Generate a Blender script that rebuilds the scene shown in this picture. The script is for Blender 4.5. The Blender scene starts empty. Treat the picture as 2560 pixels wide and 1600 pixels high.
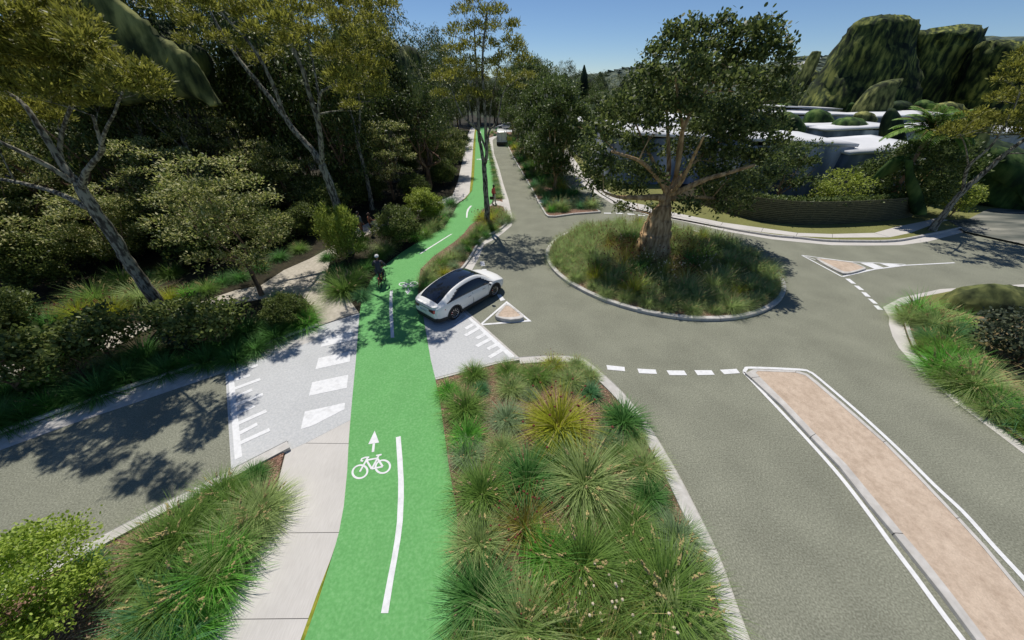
import bpy, bmesh, math, random
import numpy as np
from mathutils import Vector, Matrix
R = math.radians
rnd = random.Random(7)
rng = np.random.default_rng(11)
scn = bpy.context.scene
COL = scn.collection

# ------------------------------------------------------------------ camera
F, CH, PITCH = 860.0, 9.7, math.atan(590/860)
def ray(px, py):
    x = (px-1280)/F; y = (800-py)/F
    return x, math.cos(PITCH)+y*math.sin(PITCH), -math.sin(PITCH)+y*math.cos(PITCH)
def G(px, py, z=0.0):
    dx, dy, dz = ray(px, py); t = (z-CH)/dz
    return Vector((dx*t, dy*t, z))
def D(px, py, Y):
    dx, dy, dz = ray(px, py); t = Y/dy
    return Vector((dx*t, Y, CH+dz*t))
def pxm(Y, px=1280, py=500):        # metres per photo pixel at a depth
    return (D(px+1, py, Y)-D(px, py, Y)).length
cam_d = bpy.data.cameras.new('camera'); cam = bpy.data.objects.new('camera', cam_d); COL.objects.link(cam)
cam_d.sensor_fit = 'HORIZONTAL'; cam_d.sensor_width = 36; cam_d.lens = 36*F/2560
cam_d.clip_start = 0.1; cam_d.clip_end = 6000
cam.location = (0, 0, CH); cam.rotation_euler = (math.pi/2-PITCH, 0, 0)
scn.camera = cam

# ------------------------------------------------------------------ light
SUN_EL, SUN_AZ = R(64), R(-17)       # azimuth from +Y, clockwise seen from above
w = bpy.data.worlds.new('World'); scn.world = w; w.use_nodes = True
nt = w.node_tree; bg = nt.nodes['Background']
sky = nt.nodes.new('ShaderNodeTexSky'); sky.sky_type = 'NISHITA'; sky.sun_disc = False
sky.sun_elevation = SUN_EL; sky.sun_rotation = SUN_AZ
sky.air_density = 1.0; sky.dust_density = 0.0; sky.ozone_density = 7.0; sky.altitude = 2000
nt.links.new(sky.outputs[0], bg.inputs[0]); bg.inputs[1].default_value = 0.087
sd = bpy.data.lights.new('sun', 'SUN'); sd.energy = 4.2; sd.angle = R(0.5); sd.color = (1.0, 0.955, 0.88)
so = bpy.data.objects.new('sun', sd); COL.objects.link(so)
sv = Vector((math.sin(SUN_AZ)*math.cos(SUN_EL), math.cos(SUN_AZ)*math.cos(SUN_EL), math.sin(SUN_EL)))
so.rotation_euler = sv.to_track_quat('Z', 'Y').to_euler(); so.location = (0, 0, 60)
scn.view_settings.view_transform = 'Standard'; scn.view_settings.look = 'None'
scn.view_settings.exposure = 0.0; scn.view_settings.gamma = 1.0

# ------------------------------------------------------------------ materials
MATS = {}
def newmat(name):
    m = bpy.data.materials.new(name); m.use_nodes = True
    return m, m.node_tree.nodes, m.node_tree.links, m.node_tree.nodes['Principled BSDF']
def ramp(n, stops):
    r = n.new('ShaderNodeValToRGB'); e = r.color_ramp.elements
    while len(e) < len(stops): e.new(0.5)
    for k, (p, c) in enumerate(stops):
        e[k].position = p; e[k].color = (*c, 1)
    return r
def plain(name, col, rough=0.6, metal=0.0, coat=0.0, spec=0.5):
    m, n, l, b = newmat(name)
    b.inputs['Base Color'].default_value = (*col, 1); b.inputs['Roughness'].default_value = rough
    b.inputs['Metallic'].default_value = metal; b.inputs['Coat Weight'].default_value = coat
    b.inputs['Specular IOR Level'].default_value = spec
    return m
def surf(name, stops, scale, big=None, bigscale=0.3, rough=0.9, stretch=(1, 1, 1), rot=0, bump=0.0, detail=4, spec=0.3, second=None):
    """noise speckle through a ramp, times a slow large-scale variation"""
    m, n, l, b = newmat(name)
    tc = n.new('ShaderNodeTexCoord'); mp = n.new('ShaderNodeMapping')
    mp.inputs['Scale'].default_value = stretch; mp.inputs['Rotation'].default_value = (0, 0, rot)
    l.new(tc.outputs['Object'], mp.inputs[0])
    nz = n.new('ShaderNodeTexNoise'); nz.inputs['Scale'].default_value = scale; nz.inputs['Detail'].default_value = detail
    l.new(mp.outputs[0], nz.inputs['Vector'])
    r = ramp(n, stops); l.new(nz.outputs[0], r.inputs[0]); out = r.outputs[0]
    if second:
        v = n.new('ShaderNodeTexVoronoi'); v.inputs['Scale'].default_value = second[0]; l.new(tc.outputs['Object'], v.inputs['Vector'])
        r3 = ramp(n, second[1]); l.new(v.outputs['Color'], r3.inputs[0])
        mx = n.new('ShaderNodeMix'); mx.data_type = 'RGBA'; mx.blend_type = 'MULTIPLY'; mx.inputs['Factor'].default_value = 1
        l.new(out, mx.inputs['A']); l.new(r3.outputs[0], mx.inputs['B']); out = mx.outputs['Result']
    if big:
        n2 = n.new('ShaderNodeTexNoise'); n2.inputs['Scale'].default_value = bigscale; n2.inputs['Detail'].default_value = 5
        l.new(tc.outputs['Object'], n2.inputs['Vector'])
        r2 = ramp(n, big); l.new(n2.outputs[0], r2.inputs[0])
        mx = n.new('ShaderNodeMix'); mx.data_type = 'RGBA'; mx.blend_type = 'MULTIPLY'; mx.inputs['Factor'].default_value = 1
        l.new(out, mx.inputs['A']); l.new(r2.outputs[0], mx.inputs['B']); out = mx.outputs['Result']
    l.new(out, b.inputs['Base Color']); b.inputs['Roughness'].default_value = rough
    b.inputs['Specular IOR Level'].default_value = spec
    if bump:
        bp = n.new('ShaderNodeBump'); bp.inputs['Strength'].default_value = bump; bp.inputs['Distance'].default_value = 0.02
        l.new(nz.outputs[0], bp.inputs['Height']); l.new(bp.outputs[0], b.inputs['Normal'])
    return m
def leafmat(name, cols, trans=0.35, rough=0.5, spec=0.35):
    """per-leaf colour from the random of each leaf island, partly translucent"""
    m, n, l, b = newmat(name)
    g = n.new('ShaderNodeNewGeometry')
    k = len(cols)-1
    r = ramp(n, [(i/max(k, 1), c) for i, c in enumerate(cols)]); l.new(g.outputs['Random Per Island'], r.inputs[0])
    l.new(r.outputs[0], b.inputs['Base Color']); b.inputs['Roughness'].default_value = rough
    b.inputs['Specular IOR Level'].default_value = spec
    t = n.new('ShaderNodeBsdfTranslucent'); l.new(r.outputs[0], t.inputs['Color'])
    mx = n.new('ShaderNodeMixShader'); mx.inputs[0].default_value = trans
    l.new(b.outputs[0], mx.inputs[1]); l.new(t.outputs[0], mx.inputs[2])
    l.new(mx.outputs[0], n['Material Output'].inputs['Surface'])
    return m
def barkmat(name, c1, c2, c3, scale=5.0, stretch=0.35, thr=(0.42, 0.55)):
    return surf(name, [(0.3, c1), (thr[0], c2), (thr[1], c3)], scale, stretch=(1, 1, stretch), rough=0.9, bump=0.6, detail=6,
                big=[(0.3, (0.75, 0.75, 0.75)), (0.7, (1.1, 1.1, 1.1))], bigscale=0.8)
W3 = lambda v: (v, v, v)
M = {}
M['asphalt'] = surf('asphalt', [(0.30, (0.15, 0.152, 0.112)), (0.5, (0.222, 0.226, 0.17)), (0.70, (0.32, 0.32, 0.25))], 24, rough=0.95,
                    big=[(0.3, W3(0.86)), (0.7, W3(1.1))], bigscale=0.6, bump=0.1, second=(30, [(0.0, W3(0.9)), (0.85, W3(1.03)), (1, W3(1.2))]))
M['pad'] = surf('pale_concrete_paving', [(0.35, (0.47, 0.48, 0.48)), (0.65, (0.56, 0.56, 0.555))], 14, rough=0.9,
                big=[(0.3, W3(0.93)), (0.7, W3(1.03))], bigscale=0.5, second=(30, [(0, W3(0.95)), (1, W3(1.05))]))
M['green'] = surf('green_path_coating', [(0.3, (0.115, 0.33, 0.10)), (0.5, (0.135, 0.37, 0.118)), (0.72, (0.18, 0.42, 0.155))], 14, rough=0.9,
                  big=[(0.3, W3(0.96)), (0.7, W3(1.03))], bigscale=1.1, second=(30, [(0, W3(0.96)), (1, W3(1.05))]))
M['concrete'] = surf('pale_brushed_concrete', [(0.35, (0.545, 0.515, 0.475)), (0.65, (0.60, 0.57, 0.53))], 6, rough=0.85, stretch=(6, 0.6, 1), rot=0.35,
                     big=[(0.3, W3(0.9)), (0.7, W3(1.05))], bigscale=0.7)
M['kerb'] = surf('kerb_concrete', [(0.3, (0.48, 0.455, 0.42)), (0.7, (0.60, 0.575, 0.54))], 5, rough=0.85,
                 big=[(0.3, W3(0.88)), (0.7, W3(1.05))], bigscale=1.2)
M['joint'] = plain('dark_joint', (0.06, 0.055, 0.05), 0.95)
M['paint'] = surf('white_road_paint', [(0.3, W3(0.68)), (0.6, W3(0.76))], 9, rough=0.8, big=[(0.3, W3(0.86)), (0.48, W3(1.0))], bigscale=4)
M['infill'] = surf('pinkish_tan_aggregate', [(0.3, (0.455, 0.355, 0.27)), (0.6, (0.55, 0.44, 0.34))], 6, rough=0.9,
                   big=[(0.3, (0.9, 0.88, 0.86)), (0.7, (1.06, 1.06, 1.06))], bigscale=1.6, second=(38, [(0, W3(0.88)), (1, W3(1.1))]), detail=6)
M['mulch'] = surf('bark_mulch', [(0.3, (0.07, 0.035, 0.022)), (0.5, (0.20, 0.11, 0.075)), (0.66, (0.42, 0.28, 0.21))], 22, rough=0.95, bump=1.0,
                  second=(18, [(0, W3(0.5)), (0.5, W3(0.9)), (1, W3(1.4))]))
M['soil'] = surf('forest_soil', [(0.3, (0.018, 0.016, 0.009)), (0.7, (0.055, 0.045, 0.025))], 5, rough=0.95,
                 big=[(0.35, (0.6, 0.6, 0.5)), (0.65, (1.1, 1.1, 1.0))], bigscale=0.5)
M['ground'] = surf('dry_grass_ground', [(0.3, (0.025, 0.035, 0.015)), (0.7, (0.05, 0.06, 0.025))], 0.8, rough=0.95)
M['lawn'] = surf('mown_lawn', [(0.3, (0.145, 0.15, 0.045)), (0.7, (0.225, 0.225, 0.075))], 9, rough=0.95,
                 big=[(0.3, W3(0.85)), (0.7, W3(1.1))], bigscale=0.5)
M['yellow'] = surf('yellow_grass', [(0.3, (0.22, 0.22, 0.02)), (0.7, (0.36, 0.33, 0.05))], 8, rough=0.95, second=(9, [(0, (0.5, 0.7, 0.4)), (1, W3(1.1))]))
M['gravel'] = surf('beige_gravel', [(0.3, (0.40, 0.36, 0.29)), (0.7, (0.54, 0.49, 0.41))], 7, rough=0.95,
                   big=[(0.3, W3(0.88)), (0.7, W3(1.05))], bigscale=0.6)
M['brown_ground'] = surf('brown_worn_ground', [(0.35, (0.17, 0.12, 0.06)), (0.65, (0.34, 0.23, 0.13))], 0.5, rough=0.95, stretch=(1, 2.5, 1),
                         big=[(0.4, (0.6, 0.7, 0.5)), (0.6, (1, 1, 1))], bigscale=0.3)
M['smear'] = surf('grey_driveway', [(0.36, (0.035, 0.05, 0.05)), (0.5, (0.09, 0.10, 0.085)), (0.66, (0.30, 0.29, 0.24))], 0.22, rough=0.9, stretch=(0.6, 2.5, 1), rot=0.3)
M['paperbark'] = barkmat('paperbark', (0.035, 0.031, 0.024), (0.11, 0.10, 0.08), (0.32, 0.305, 0.24), 10, 0.35, (0.46, 0.54))
M['greybark'] = barkmat('grey_bark', (0.05, 0.045, 0.04), (0.14, 0.125, 0.11), (0.24, 0.22, 0.19), 4, 0.25)
M['brownbark'] = barkmat('brown_bark', (0.05, 0.03, 0.018), (0.16, 0.095, 0.06), (0.30, 0.19, 0.12), 4, 0.3)
M['tanbark'] = barkmat('tan_bark', (0.20, 0.12, 0.055), (0.42, 0.27, 0.135), (0.60, 0.41, 0.22), 6, 0.14, (0.47, 0.58))
M['dryst'] = plain('dry_seed_stalk', (0.42, 0.33, 0.14), 0.9)
M['redseed'] = plain('red_brown_seed', (0.16, 0.035, 0.02), 0.8)
M['cream'] = plain('cream_flower', (0.62, 0.52, 0.36), 0.8)
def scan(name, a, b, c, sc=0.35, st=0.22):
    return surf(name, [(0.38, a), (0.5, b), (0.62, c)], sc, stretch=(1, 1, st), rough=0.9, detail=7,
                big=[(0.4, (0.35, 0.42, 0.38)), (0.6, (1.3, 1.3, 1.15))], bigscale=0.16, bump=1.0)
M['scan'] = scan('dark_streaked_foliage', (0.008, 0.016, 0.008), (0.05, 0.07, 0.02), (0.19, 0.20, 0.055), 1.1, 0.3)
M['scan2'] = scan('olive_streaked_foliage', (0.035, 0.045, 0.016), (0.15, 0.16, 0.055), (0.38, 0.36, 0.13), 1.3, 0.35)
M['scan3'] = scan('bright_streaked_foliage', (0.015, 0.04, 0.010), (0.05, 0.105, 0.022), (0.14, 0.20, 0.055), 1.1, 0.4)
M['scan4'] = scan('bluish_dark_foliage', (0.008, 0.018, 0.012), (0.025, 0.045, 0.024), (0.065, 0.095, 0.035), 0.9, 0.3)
M['hill'] = surf('wooded_hill', [(0.40, (0.04, 0.06, 0.05)), (0.52, (0.085, 0.11, 0.08)), (0.62, (0.16, 0.18, 0.11))], 0.09, rough=0.95, detail=9)
M['roof'] = surf('white_roofing', [(0.3, W3(0.60)), (0.7, (0.76, 0.76, 0.77))], 0.35, rough=0.7, detail=3)
M['wall'] = surf('blue_grey_wall', [(0.35, (0.06, 0.09, 0.13)), (0.5, (0.20, 0.24, 0.30)), (0.62, (0.52, 0.55, 0.62))], 0.32, rough=0.8, stretch=(1, 1, 0.35), detail=4)
M['navy'] = plain('navy_wall', (0.03, 0.045, 0.16), 0.7)
M['slat'] = surf('weathered_timber', [(0.3, (0.07, 0.07, 0.04)), (0.7, (0.15, 0.145, 0.08))], 6, rough=0.85, stretch=(0.3, 0.3, 3))

# ------------------------------------------------------------------ mesh helpers
def link(name, verts, faces, mats, parent=None, smooth=False, idx=None):
    me = bpy.data.meshes.new(name); me.from_pydata([tuple(v) for v in verts], [], [tuple(f) for f in faces]); me.update()
    for mm in (mats if isinstance(mats, (list, tuple)) else [mats]): me.materials.append(mm)
    if smooth: me.polygons.foreach_set('use_smooth', [True]*len(me.polygons))
    if idx is not None: me.polygons.foreach_set('material_index', idx)
    o = bpy.data.objects.new(name, me); COL.objects.link(o)
    if parent: o.parent = parent
    return o
def npmesh(name, V, Fq, mat_, smooth=False):
    """fast mesh from numpy arrays, faces all the same size"""
    me = bpy.data.meshes.new(name); k = Fq.shape[1]; nf = len(Fq)
    me.vertices.add(len(V)); me.vertices.foreach_set('co', V.astype(np.float32).ravel())
    me.loops.add(nf*k); me.loops.foreach_set('vertex_index', Fq.astype(np.int32).ravel())
    me.polygons.add(nf); me.polygons.foreach_set('loop_start', np.arange(0, nf*k, k, dtype=np.int32))
    me.update(calc_edges=True)
    me.validate()
    if smooth: me.polygons.foreach_set('use_smooth', np.ones(nf, dtype=bool))
    for mm in (mat_ if isinstance(mat_, list) else [mat_]): me.materials.append(mm)
    return me
def addme(name, me, parent=None, loc=(0, 0, 0)):
    o = bpy.data.objects.new(name, me); COL.objects.link(o); o.location = loc
    if parent: o.parent = parent
    return o
def tag(o, label, cat, group=None):
    o['label'] = label; o['category'] = cat
    if group: o['group'] = group
    return o
def empty(name, loc, rz=0.0, sc=1.0):
    o = bpy.data.objects.new(name, None); COL.objects.link(o); o.location = loc; o.rotation_euler = (0, 0, rz)
    o.scale = (sc, sc, sc) if not isinstance(sc, tuple) else sc
    o.empty_display_size = 0.3
    return o
def structure(o): o['kind'] = 'structure'; return o
def sheet(name, pts, z, m, struct=True, parent=None):
    o = link(name, [(p[0], p[1], z) for p in pts], [list(range(len(pts)))], m, parent)
    me = o.data
    if me.polygons[0].normal.z < 0: me.flip_normals()
    if struct: structure(o)
    return o
def slab_vf(pts, z0, z1):
    a = sum(pts[i][0]*pts[(i+1) % len(pts)][1]-pts[(i+1) % len(pts)][0]*pts[i][1] for i in range(len(pts)))
    if a < 0: pts = pts[::-1]
    n = len(pts)
    v = [(p[0], p[1], z0) for p in pts]+[(p[0], p[1], z1) for p in pts]
    f = [list(range(n, 2*n))]+[[i, (i+1) % n, n+(i+1) % n, n+i] for i in range(n)]
    return v, f
def slab(name, pts, z0, z1, m, struct=True, parent=None):
    o = link(name, *slab_vf(list(pts), z0, z1), m, parent)
    if struct: structure(o)
    return o
class MB:
    def __init__(s): s.v = []; s.f = []; s.m = []
    def add(s, v, f, mi=0):
        k = len(s.v); s.v += [tuple(p) for p in v]; s.f += [[i+k for i in q] for q in f]; s.m += [mi]*len(f)
    def box(s, c, d, mi=0, mat=None):
        vs = [Vector((x*d[0]/2, y*d[1]/2, z*d[2]/2)) for x in (-1, 1) for y in (-1, 1) for z in (-1, 1)]
        if mat: vs = [mat @ p for p in vs]
        vs = [p+Vector(c) for p in vs]
        s.add(vs, [(0, 1, 3, 2), (4, 6, 7, 5), (0, 4, 5, 1), (2, 3, 7, 6), (0, 2, 6, 4), (1, 5, 7, 3)], mi)
    def tube(s, pts, rs, n=8, mi=0, cap=True):
        v, f = tube_vf([Vector(p) for p in pts], rs if isinstance(rs, (list, tuple)) else [rs]*len(pts), n, cap)
        s.add(v, f, mi)
    def build(s, name, mats, parent=None, smooth=False):
        return link(name, s.v, s.f, mats, parent, smooth, s.m)
def tube_vf(pts, rs, n=8, cap=True):
    v = []; f = []
    up = Vector((0.13, 0.21, 1)).normalized(); prev = None
    for i, p in enumerate(pts):
        t = (pts[min(i+1, len(pts)-1)]-pts[max(i-1, 0)])
        if t.length < 1e-6: t = Vector((0, 0, 1))
        t.normalize()
        if prev is None:
            a = t.orthogonal().normalized()
        else:
            a = prev-t*prev.dot(t)
            a = a.normalized() if a.length > 1e-5 else t.orthogonal().normalized()
        prev = a; b = t.cross(a)
        for k in range(n):
            th = 2*math.pi*k/n; v.append(p+(a*math.cos(th)+b*math.sin(th))*rs[i])
    for i in range(len(pts)-1):
        for k in range(n):
            f.append((i*n+k, i*n+(k+1) % n, (i+1)*n+(k+1) % n, (i+1)*n+k))
    if cap:
        f.append(tuple(range(n))[::-1]); f.append(tuple((len(pts)-1)*n+k for k in range(n)))
    return v, f
def smooth_poly(P, k=4, closed=False):
    """Catmull-Rom through a list of Vectors"""
    out = []; n = len(P)
    rngi = range(n) if closed else range(n-1)
    for i in rngi:
        if closed: a, b, c, d = P[(i-1) % n], P[i], P[(i+1) % n], P[(i+2) % n]
        else: a, b, c, d = P[max(i-1, 0)], P[i], P[i+1], P[min(i+2, n-1)]
        for j in range(k):
            t = j/k
            out.append(0.5*((2*b)+(c-a)*t+(2*a-5*b+4*c-d)*t*t+(3*b-a-3*c+d)*t**3))
    if not closed: out.append(P[-1])
    return out
def offset(P, d, closed=False):
    """offset a polyline in the ground plane to its left by d"""
    out = []; n = len(P)
    for i in range(n):
        if closed: a, b = P[(i-1) % n], P[(i+1) % n]
        else: a, b = P[max(i-1, 0)], P[min(i+1, n-1)]
        t = Vector((b[0]-a[0], b[1]-a[1], 0)); t.normalize()
        out.append(Vector((P[i][0]-t.y*d, P[i][1]+t.x*d, P[i][2] if len(P[i]) > 2 else 0)))
    return out
def band(A, B, z, closed=False):
    n = len(A); v = [(p[0], p[1], z) for p in A]+[(p[0], p[1], z) for p in B]
    m = n if closed else n-1
    return v, [(i, (i+1) % n, n+(i+1) % n, n+i) for i in range(m)]
def kerb_mb(mb, P, wid, z1, z0=-0.02, closed=False, joints=2.4, bev=0.02):
    """kerb with bevelled top edges; P is the outer edge, kerb lies to its left"""
    prof = [(0, z0), (0, z1-bev), (bev, z1), (wid-bev, z1), (wid, z1-bev), (wid, z0)]
    rows = [[Vector((q.x, q.y, z)) for q in offset(P, o_, closed)] for o_, z in prof]
    n = len(P); v = [p for r_ in rows for p in r_]; f = []
    for k in range(len(prof)-1):
        for i in range(n if closed else n-1):
            j = (i+1) % n
            f.append((k*n+i, k*n+j, (k+1)*n+j, (k+1)*n+i))
    mb.add(v, f, 0)
    acc = 0; nxt = joints*0.6
    for i in range(n-1):
        s = (P[i+1]-P[i]).length
        while acc+s > nxt:
            t = (nxt-acc)/s; q = P[i].lerp(P[i+1], t); d = (P[i+1]-P[i]); d.z = 0; d.normalize(); L = Vector((-d.y, d.x, 0))
            a, b = q-d*0.008, q+d*0.008; e = 0.003
            mb.add([(*(a-L*e).xy, 0.01), (*(b-L*e).xy, 0.01), (*(b-L*e).xy, z1-bev), (*(a-L*e).xy, z1-bev),
                    (*(a+L*bev).xy, z1+e), (*(b+L*bev).xy, z1+e), (*(b+L*(wid-bev)).xy, z1+e), (*(a+L*(wid-bev)).xy, z1+e)],
                   [(0, 1, 2, 3), (3, 2, 5, 4), (4, 5, 6, 7)], 1)
            nxt += joints
        acc += s
def crop(x0, y0, s): return lambda L, z=0.0: [G(x0+a/s, y0+b/s, z) for a, b in L]
C4 = crop(0, 500, 2.52); C5 = crop(800, 400, 3.0233); C7 = crop(0, 1000, 2.42); CL = crop(800, 1000, 2.7)
C8 = crop(1000, 850, 2.0165); C6 = crop(1100, 250, 4.0333); C3 = crop(1400, 0, 2.0862); C3b = crop(1900, 500, 3.0242)
C1b = crop(1000, 640, 7.1176); Cf = crop(1800, 850, 2.0158); C4b = crop(1150, 280, 12.6)
def GL(L, z=0.0): return [G(a, b, z) for a, b in L]
def ORD(k): return ['first', 'second', 'third', 'fourth', 'fifth', 'sixth', 'seventh', 'eighth', 'ninth', 'tenth', 'eleventh', 'twelfth', 'thirteenth', 'fourteenth', 'fifteenth', 'sixteenth', 'seventeenth', 'eighteenth', 'nineteenth', 'twentieth'][k] if k < 20 else 'far'
# ================================================================== GROUND, ROADS, PATHS
structure(link('ground', [(-3000, -60, -0.06), (3000, -60, -0.06), (3000, 4500, -0.06), (-3000, 4500, -0.06)], [(0, 1, 2, 3)], M['ground']))
sheet('road', [Vector(p) for p in [(-62, -9, 0), (72, -9, 0), (72, 40, 0), (30, 60, 0), (30, 140, 0), (-62, 140, 0)]], 0.0, M['asphalt'])

green_left = [Vector((-5.7, -6, 0))]+GL([(745, 1660), (762, 1600), (800, 1491), (835, 1378), (848, 1331), (860, 1266), (868.5, 1178), (872, 1107), (876, 1055), (880.7, 1000), (890, 900),
                 (899, 785), (905, 750), (927, 701), (962, 664), (1005, 631), (1051, 602), (1111, 568), (1134, 532), (1144, 512), (1164, 496), (1180, 476), (1185, 440),
                 (1187.3, 391), (1189, 347), (1189.7, 331), (1193, 322), (1203, 317)])
green_right = [Vector((-1.1, -6, 0))]+GL([(1124, 1660), (1130, 1600), (1136, 1534), (1144.8, 1376), (1143.8, 1286), (1124, 1177), (1101, 1008), (1089, 950), (1077, 900), (1068, 850), (1058, 790), (1044.8, 727.5),
                  (1051, 674.5), (1084, 641), (1137, 605), (1159, 585), (1174, 565), (1197, 549), (1203, 528), (1212, 518), (1225, 512), (1236.6, 499), (1233, 436), (1226.7, 400), (1224.6, 392),
                  (1219.8, 366), (1216.7, 342), (1212, 326), (1222, 321)])
sheet('cycle_path', green_left+green_right[::-1], 0.02, M['green'])
sheet('cycle_path', GL([(1240, 325), (1252, 323), (1252, 318.5), (1240, 319.5)]), 0.024, M['green'])

# raised crossing paving each side of the cycle path
sheet('crossing_paving', GL([(563.5, 930.6), (578.5, 1177.7), (721, 1103), (715, 1130), (764.5, 1108), (878, 1049.6), (890, 900), (899, 784), (893, 781.7), (797.6, 813.5), (793.6, 849)]), 0.012, M['pad'])
sheet('crossing_paving', GL([(1150, 772), (1307, 902), (1238, 908.5), (1089, 949), (1077, 900), (1058, 790), (1046, 730), (1090, 740)]), 0.012, M['pad'])
sheet('crossing_ramp_edge', C5([(1085, 1140), (1103, 1137), (1502, 1492), (1478, 1492)]), 0.015, M['kerb'])

# footpath at lower left with expansion joints
fp = C7([(1730, 315), (1680, 510), (1640, 720), (1600, 850), (1430, 1130), (1300, 1380), (1240, 1452), (1190, 1580)])
fpr = GL([(878, 1049.6), (872, 1107), (868.5, 1178), (860, 1266), (848, 1331), (836.8, 1374), (790, 1494), (752, 1600), (738, 1660)])
sheet('footpath', [G(764.5, 1108)]+[fp[0]]+fp[1:]+[Vector((-8.8, -6, 0)), Vector((-5.75, -6, 0))]+fpr[::-1], 0.008, M['concrete'])
sheet('grass_wedge', GL([(836.8, 1374), (790, 1494), (752, 1600), (738, 1660), (745, 1660), (762, 1600), (800, 1491), (838, 1366)]), 0.016, M['yellow'])
jm = MB()
for a, b in (((1850, 262), (2112, 265)), ((1612, 806), (2052, 802)), ((1330, 1328), (1905, 1322))):
    p, q = C7([a, b]); v, f = band(offset([p, q], 0.005), offset([p, q], -0.005), 0.013); jm.add(v, f)
structure(jm.build('footpath_joint', M['joint']))

# forest floor on the left: everything left of the cycle path beyond the left road
kerbA = GL([(-900, 1440), (0, 1089), (238, 1003), (476, 923), (619, 881), (797.6, 817)])
ff = kerbA+GL([(797.6, 813.5), (893, 781.7), (899, 783)])+green_left[13:]+[Vector((-14, 150, 0)), Vector((-120, 170, 0)), Vector((-120, 3, 0))]
slab('forest_floor', ff, -0.03, 0.05, M['soil'])
sheet('forest_floor', [Vector((-62, 109, 0)), Vector((-9, 109, 0)), Vector((-2, 107.5, 0)), Vector((3, 112, 0)), Vector((9, 126, 0)), Vector((30, 135, 0)), Vector((30, 139.9, 0)), Vector((-62, 139.9, 0))], 0.03, M['soil'])
def path(name, L, z, m, k=4):
    return sheet(name, smooth_poly(GL(L), k, True) if k else GL(L), z, m)
sheet('gravel_path', GL([(797.6, 813.5), (893, 781.7), (898, 783), (877, 754), (812, 702), (826, 650), (870, 610), (915, 588), (955, 572), (1000, 545), (1040, 528), (1080, 520), (1110, 512), (1098, 498), (1031, 516),
                         (985, 528), (940, 548), (890, 572), (845, 604), (825, 619), (774, 647), (710, 675), (651, 714), (587, 726), (510, 752), (432, 780), (349, 806), (198, 850), (60, 900), (-160, 960),
                         (-160, 1010), (60, 930), (198, 885), (278, 872), (357, 830), (429, 794), (520, 772), (651, 748), (754, 738), (786, 774)], 0.054), 0.054, M['gravel'])
sheet('far_footpath', GL([(1040, 528), (1097.7, 502.5), (1131, 489), (1144, 456), (1152, 420), (1157, 400), (1163.5, 362), (1170, 335), (1176, 322), (1180, 318), (1188, 322), (1186, 331), (1183, 362), (1180.5, 400),
                         (1178, 440), (1173.8, 482), (1160.5, 497), (1134, 514), (1110, 524)], 0.058), 0.058, M['concrete'])
sheet('yellow_grass_strip', GL([(1160.5, 497), (1173.8, 482), (1178, 440), (1180.5, 400), (1183, 362), (1186, 331), (1188, 322), (1193, 322), (1189.7, 331), (1189, 347), (1187.3, 391), (1185, 440), (1180, 476), (1164, 496), (1146, 508)], 0.062), 0.062, M['yellow'])
sheet('far_footpath', GL([(1239, 319.5), (1252, 317.5), (1260, 313), (1238, 316)], 0.06), 0.06, M['concrete'])

# left road: kerb and channel along the forest edge
mb = MB(); kerb_mb(mb, [p for p in kerbA], 0.16, 0.15, joints=3.2)
structure(mb.build('kerb', [M['kerb'], M['joint']]))
gut = GL([(-900, 1500), (0, 1126), (180, 1060), (359.5, 1000), (563.5, 930.6), (793.6, 849)])
sheet('gutter', kerbA[:6]+gut[::-1], 0.006, M['kerb'])
# lower left kerb
kl = C7([(1745, 262), (1400, 440), (940, 672), (510, 900), (380, 968), (0, 1180), (-300, 1370)])
mb = MB(); kerb_mb(mb, kl[::-1], -0.34, 0.13, joints=3.0, bev=-0.02)
structure(mb.build('kerb', [M['kerb'], M['joint']]))
lbed = [G(712, 1136)]+offset(kl, 0.3)[1:]+[G(-200, 1700), Vector((-16, -6, 0)), Vector((-8.85, -6, 0))]+GL([(460, 1700), (512, 1600), (537, 1570), (591, 1467), (661, 1351), (694, 1211)])
slab('garden_bed', lbed, -0.02, 0.09, M['mulch'])
# front bed
fk = C8([(600, 98), (780, 88), (900, 100), (965, 135), (1110, 265), (1235, 420), (1370, 640), (1480, 850), (1600, 1100), (1690, 1350), (1765, 1560), (1800, 1700)])
fk = smooth_poly(fk, 4)+[Vector((5.2, -6, 0))]
mb = MB(); kerb_mb(mb, fk, -0.42, 0.12, joints=4.0, bev=-0.02)
kerb_mb(mb, C8([(180, 200), (480, 121), (600, 100)]), -0.12, 0.1, bev=-0.015)
structure(mb.build('kerb', [M['kerb'], M['joint']]))
slab('garden_bed', [G(1089, 952), G(1238, 911)]+offset(fk, -0.34)+green_right[:9], -0.02, 0.085, M['mulch'])
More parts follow.
